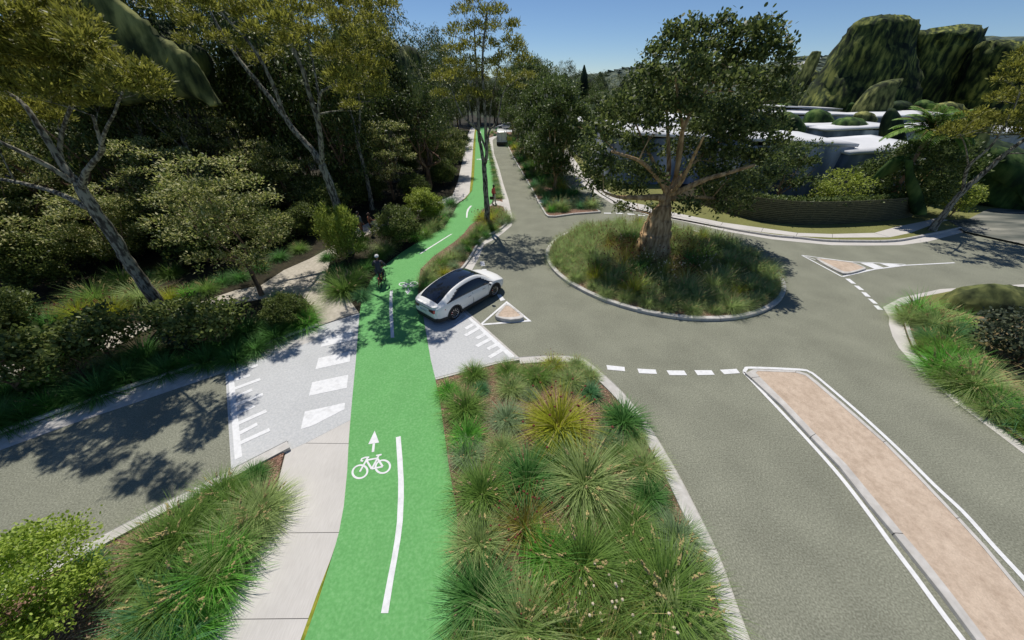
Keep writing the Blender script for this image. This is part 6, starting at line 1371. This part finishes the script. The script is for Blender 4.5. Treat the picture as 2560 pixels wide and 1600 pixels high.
def head_mb(mb_, c, fwd, r_=.105):
    c = Vector(c); f = Vector(fwd).normalized(); s = Vector((-f.y, f.x, 0)); n = 16; rows = 11
    vs = []
    for i in range(rows+1):
        ph = math.pi*i/rows
        for k in range(n):
            t = 2*math.pi*k/n; x_, y_, z_ = math.sin(ph)*math.cos(t), math.sin(ph)*math.sin(t), math.cos(ph)
            jaw = 1-.22*max(0, -z_)
            vs.append(c+f*(x_*r_*.95*jaw+(.008 if z_ < 0 and x_ > 0 else 0))+s*(y_*r_*.76*jaw)+Vector((0, 0, z_*r_*1.22)))
    mb_.add(vs, [(i*n+k, i*n+(k+1) % n, (i+1)*n+(k+1) % n, (i+1)*n+k) for i in range(rows) for k in range(n)])
    mb_.tube([c+f*r_*.9+Vector((0, 0, .02)), c+f*(r_*.95+.022)+Vector((0, 0, -.02)), c+f*r_*.9+Vector((0, 0, -.03))], [.008, .014, .006], 6)
    for sg in (-1, 1): mb_.tube([c+s*sg*r_*.74+Vector((0, 0, .02)), c+s*sg*(r_*.74+.018)+Vector((0, 0, -.01)), c+s*sg*r_*.72+Vector((0, 0, -.035))], [.012, .02, .01], 6)
    mb_.tube([c+f*(r_*.88)+s*.025+Vector((0, 0, -.055)), c+f*(r_*.88)-s*.025+Vector((0, 0, -.055))], .007, 5)
def hair(parent, c, fwd, m, r_=.105, long=0.0, bun=False):
    c = Vector(c); f = Vector(fwd).normalized(); mb_ = MB(); n = 16; rows = 8; s = Vector((-f.y, f.x, 0)); vs = []
    for i in range(rows+1):
        ph = math.pi*(.56+long)*i/rows
        for k in range(n):
            t = 2*math.pi*k/n; front = max(0, math.cos(t)); p2 = ph*(1-.38*front)
            vs.append(c+f*(math.sin(p2)*math.cos(t)*r_*1.02-.008)+s*math.sin(p2)*math.sin(t)*r_*.86+Vector((0, 0, math.cos(p2)*r_*1.30)))
    mb_.add(vs, [(i*n+k, i*n+(k+1) % n, (i+1)*n+(k+1) % n, (i+1)*n+k) for i in range(rows) for k in range(n)])
    if bun: mb_.tube([c-f*.10+Vector((0, 0, .05)), c-f*.14+Vector((0, 0, .04)), c-f*.17+Vector((0, 0, .02))], [.03, .045, .025], 8)
    mb_.build('hair', m, parent, True)
def stand(label, loc, rz, shirt, trous, skinm, hairm, arms, step=.0, h=1.75, sleeve='long', shoes=None, bag=None, longhair=0.0, slim=1.0, bun=False, hairname=None):
    r = empty('person', loc, rz, h/1.75); k = slim
    f = Vector((1, 0, 0))
    legL = [(0, .0, .95, .12*k), (.0, .09, .90, .10*k), (step*.45+.02, .10, .50, .06*k), (step, .10, .10, .042)]
    legR = [(0, .0, .95, .12*k), (.0, -.09, .90, .10*k), (-step*.35+.03, -.10, .50, .06*k), (-step*.9, -.10, .10, .042)]
    torso = [(0, 0, .95, .12*k), (.0, 0, 1.10, .115*k), (-.01, 0, 1.30, .14*k), (-.01, 0, 1.43, .10*k), (0, 0, 1.50, .055), (.01, 0, 1.57, .05)]
    A = {}
    for sd in (1, -1): (el, wr) = arms[sd]; A[sd] = [(-.01, 0, 1.43, .10*k), (-.01, sd*.17*k, 1.43, .058), (*el, .042), (*wr, .028)]
    ex = MB(); head_mb(ex, (.02, 0, 1.65), f)
    for sd in (1, -1):
        el, wr = arms[sd]; d = Vector(wr)-Vector(el); hand_mb(ex, wr, d, (1, 0, .2) if abs(d.normalized().x) < .8 else (0, -sd, .3))
    foot = lambda l: l+[(l[-1][0]-.0, l[-1][1], .05, .04), (l[-1][0]+.14, l[-1][1], .03, .032)]
    skinmesh('body', [torso, foot(legL), foot(legR), A[1], A[-1]], skinm, r, extra=ex)
    g = .016
    tr_ = lambda ch, d=g: [(x, y, z, q+d) for x, y, z, q in ch]
    skinmesh('trousers', [tr_([(0, 0, 1.02, .115*k), (0, 0, .95, .125*k)]), tr_(legL[:3]+[(legL[3][0], .10, .12, .05)]), tr_(legR[:3]+[(legR[3][0], -.10, .12, .05)])], trous, r)
    sh = [tr_([(0, 0, .92, .13*k), (0, 0, 1.10, .12*k), (-.01, 0, 1.30, .145*k), (-.01, 0, 1.43, .105*k), (0, 0, 1.48, .06)])]
    for sd in (1, -1):
        c = A[sd]; sh.append(tr_(c[:3]+([c[3]] if sleeve == 'long' else [])) if sleeve != 'none' else tr_(c[:2], .005))
    skinmesh('shirt', sh, shirt, r)
    for l in (legL, legR):
        q = l[3]; sm = MB(); sm.tube([(q[0]-.07, q[1], .05), (q[0], q[1], .065), (q[0]+.10, q[1], .045), (q[0]+.17, q[1], .03)], [.035, .05, .045, .025], 8); sm.build('shoe', shoes or V_trim, r, True)
    hair(r, (.02, 0, 1.65), f, hairm, long=longhair, bun=bun)
    return tag(r, label, 'person')
HB = plain('black_hair', (.012, .010, .009), .6); HBr = plain('brown_hair', (.07, .035, .02), .6)
CORAL = plain('coral_shirt', (.62, .12, .09), .8); CREAMT = plain('pale_trousers', (.42, .40, .33), .85); GREYS = plain('grey_shirt', (.13, .15, .15), .85)
MAROON = plain('maroon_trousers', (.20, .035, .06), .85); NAVYC = plain('dark_leggings', (.02, .025, .035), .8); PEACH = plain('orange_brown_top', (.38, .15, .08), .8); WHT = plain('white_shirt', (.75, .75, .75), .8)
SUIT = plain('dark_grey_suit', (.050, .050, .066), .8); BAGM = plain('brown_leather', (.035, .018, .014), .5); HELM = plain('white_helmet', (.75, .75, .75), .35); BRED = plain('red_bicycle_paint', (.45, .02, .015), .3)
p = G(1235, 512); arms = {1: ((-.05, .28, 1.17), (.08, .27, .96)), -1: ((-.06, -.28, 1.17), (.06, -.27, .96))}
man = stand('man in coral shirt and pale trousers holding a brown bag at the path edge', (p.x, p.y, .03), R(-20), CORAL, CREAMT, SKIN_D, HB, arms, step=.12, h=1.82)
bg_ = empty('briefcase', (p.x-.18, p.y-.32, .85), R(-10)); m4 = MB(); m4.box((0, 0, -.13), (.40, .10, .28)); m4.build('bag', BAGM, bg_)
m4 = MB(); m4.tube([(-.08, 0, 0), (-.07, 0, .07), (.07, 0, .07), (.08, 0, 0)], .01, 6); m4.build('handle', BAGM, bg_); tag(bg_, 'brown leather bag held by the man in the coral shirt', 'bag')
p = G(908, 592, .05); arms = {1: ((-.04, .27, 1.17), (.05, .30, .95)), -1: ((-.04, -.27, 1.17), (.06, -.28, .95))}
stand('man in grey shirt and maroon trousers walking on the shaded path', (p.x-.1, p.y+.2, .055), R(60), GREYS, MAROON, SKIN_L, HB, arms, step=.14, h=1.85)
p = G(924, 590, .05); arms = {1: ((-.02, .24, 1.17), (.03, .26, .95)), -1: ((.10, -.26, 1.20), (.36, -.30, 1.18))}
stand('woman in orange-brown top and dark leggings walking beside a man', (p.x+.2, p.y+.2, .055), R(50), PEACH, NAVYC, SKIN_L, HBr, arms, step=.10, h=1.70, sleeve='none', slim=.85, longhair=.15, bun=True)
bg_ = empty('shoulder_bag', (p.x+.38, p.y-.08, 1.0), R(50)); m4 = MB(); m4.tube([(0, 0, .06), (0, 0, -.05), (0, 0, -.26)], [.06, .13, .15], 10); m4.build('bag', NAVYC, bg_, True)
m4 = MB(); m4.tube([(.0, .05, .05), (-.05, .12, .40), (-.05, -.02, .43), (0, -.05, .05)], .012, 5); m4.build('strap', NAVYC, bg_); tag(bg_, 'dark shoulder bag hanging beside the woman in the orange-brown top', 'bag')
p = G(1258, 312); arms = {1: ((-.04, .27, 1.17), (.12, .28, 1.0)), -1: ((-.04, -.27, 1.17), (.12, -.28, 1.0))}
stand('distant person in a white shirt on the far path behind the silver car', (p.x, p.y, .07), R(180), WHT, NAVYC, SKIN_L, HB, arms, step=.15, h=1.85)

# ---- cyclist
cp = G(951, 722); ch = math.atan2(1.0, -.02)+R(4)      # heading up the path
bk_ = empty('bicycle', (cp.x, cp.y+.52, .026), ch)
fr_ = MB()
for a, b, q in (((-.52, 0, .34), (-.10, 0, .30), .012), ((-.10, 0, .30), (-.22, 0, .82), .018), ((-.52, 0, .34), (-.20, 0, .76), .012), ((-.10, 0, .30), (.36, 0, .78), .022), ((-.20, 0, .76), (.34, 0, .84), .018), ((.33, 0, .92), (.52, 0, .34), .016)):
    fr_.tube([a, b], q, 8)
fm_ = fr_.build('frame', BRED, bk_)
m4 = MB(); m4.tube([(-.78, 0, .36), (-.74, 0, .52), (-.62, 0, .66), (-.50, 0, .70)], [.03, .03, .03, .03], 6); m4.build('mudguard', BRED, bk_)
for wx in (-.52, .52):
    m4 = MB(); n = 30; pts = [Vector((wx+.335*math.cos(2*math.pi*k/n), 0, .34+.335*math.sin(2*math.pi*k/n))) for k in range(n)]
    vs = []; 
    for q_, P_ in enumerate(pts):
        rd = (P_-Vector((wx, 0, .34))).normalized()
        for k in range(6): t = 2*math.pi*k/6; vs.append(P_+rd*math.cos(t)*.022+Vector((0, 1, 0))*math.sin(t)*.022)
    m4.add(vs, [(i*6+k, i*6+(k+1) % 6, ((i+1) % n)*6+(k+1) % 6, ((i+1) % n)*6+k) for i in range(n) for k in range(6)]); wl = m4.build('wheel', V_tyre, bk_, True)
    m5 = MB()
    for k in range(14): a = 2*math.pi*k/14; m5.tube([(wx, 0, .34), (wx+.32*math.cos(a), 0, .34+.32*math.sin(a))], .003, 3)
    m5.build('spokes', V_rim, wl)
m4 = MB(); m4.tube([(-.34, 0, .90), (-.24, 0, .91), (-.10, 0, .90)], [.07, .06, .025], 8); m4.build('saddle', V_trim, bk_)
m4 = MB(); m4.tube([(.24, .30, 1.02), (.33, .20, 1.04), (.35, 0, 1.0), (.33, -.20, 1.04), (.24, -.30, 1.02)], .014, 6); m4.build('handlebar', V_trim, bk_)
m4 = MB(); m4.tube([(-.10, -.08, .30), (-.10, .08, .30)], .05, 10); m4.tube([(-.10, .10, .30), (-.14, .10, .13), (-.14, .18, .13)], .013, 5); m4.tube([(-.10, -.10, .30), (-.06, -.10, .47), (-.06, -.18, .47)], .013, 5); m4.build('pedals', V_trim, bk_)
tag(bk_, 'red bicycle ridden by the helmeted rider on the green path', 'bicycle')
cy = empty('person', (cp.x, cp.y+.52, .026), ch)
hip = (-.22, 0, .98, .13)
LL_ = [hip, (-.20, .09, .95, .10), (.18, .12, .66, .062), (-.08, .13, .22, .042)]; LR_ = [hip, (-.20, -.09, .95, .10), (.20, -.12, .86, .062), (.0, -.13, .52, .042)]
TO = [hip, (-.20, 0, 1.12, .13), (-.10, 0, 1.34, .15), (-.06, 0, 1.47, .10), (-.04, 0, 1.54, .055), (-.01, 0, 1.61, .05)]
AR = {sd: [(-.06, 0, 1.47, .10), (-.06, sd*.19, 1.45, .06), (.02, sd*.34, 1.22, .045), (.20, sd*.31, 1.08, .03)] for sd in (1, -1)}
ex = MB(); head_mb(ex, (.01, 0, 1.70), (1, 0, 0))
for sd in (1, -1): hand_mb(ex, AR[sd][3][:3], (.5, 0, -.55), (0, -sd, 0), .75)
ft = lambda l: l+[(l[-1][0]+.13, l[-1][1], l[-1][2]-.07, .034)]
skinmesh('body', [TO, ft(LL_), ft(LR_), AR[1], AR[-1]], SKIN_L, cy, extra=ex)
gr = lambda c, d=.018: [(x, y, z, q+d) for x, y, z, q in c]
skinmesh('trousers', [gr([hip]), gr(LL_), gr(LR_)], SUIT, cy)
skinmesh('jacket', [gr([(-.24, 0, .90, .15), (-.20, 0, 1.12, .135), (-.10, 0, 1.34, .155), (-.06, 0, 1.47, .105), (-.05, 0, 1.53, .06)], .022), gr(AR[1]), gr(AR[-1])], SUIT, cy)
for l in (LL_, LR_):
    q = l[3]; sm = MB(); sm.tube([(q[0]-.05, q[1], q[2]-.05), (q[0]+.02, q[1], q[2]-.04), (q[0]+.12, q[1], q[2]-.07), (q[0]+.19, q[1], q[2]-.08)], [.035, .048, .042, .024], 8); sm.build('shoe', V_trim, cy, True)
m4 = MB(); c = Vector((.0, 0, 1.755)); n = 18
vs = [c+Vector((math.sin(p_)*math.cos(t)*.15, math.sin(p_)*math.sin(t)*.115, math.cos(p_)*.11)) for p_ in [i*math.pi*.55/7 for i in range(8)] for t in [2*math.pi*k/n for k in range(n)]]
m4.add(vs, [(i*n+k, i*n+(k+1) % n, (i+1)*n+(k+1) % n, (i+1)*n+k) for i in range(7) for k in range(n)]); hm = m4.build('helmet', HELM, cy, True)
m5 = MB()
for y_ in (-.045, 0, .045): m5.tube([(c.x-.135, y_, c.z+.03), (c.x-.09, y_, c.z+.088), (c.x, y_, c.z+.115-abs(y_)*.2)], .009, 4)
m5.build('vents', V_trim, hm)
tag(cy, 'cyclist in dark suit and white helmet riding away on the green path', 'person')

# storm drain etc. already laid; name clean-up of shared blade materials keeps nothing else to do
bpy.context.view_layer.update()
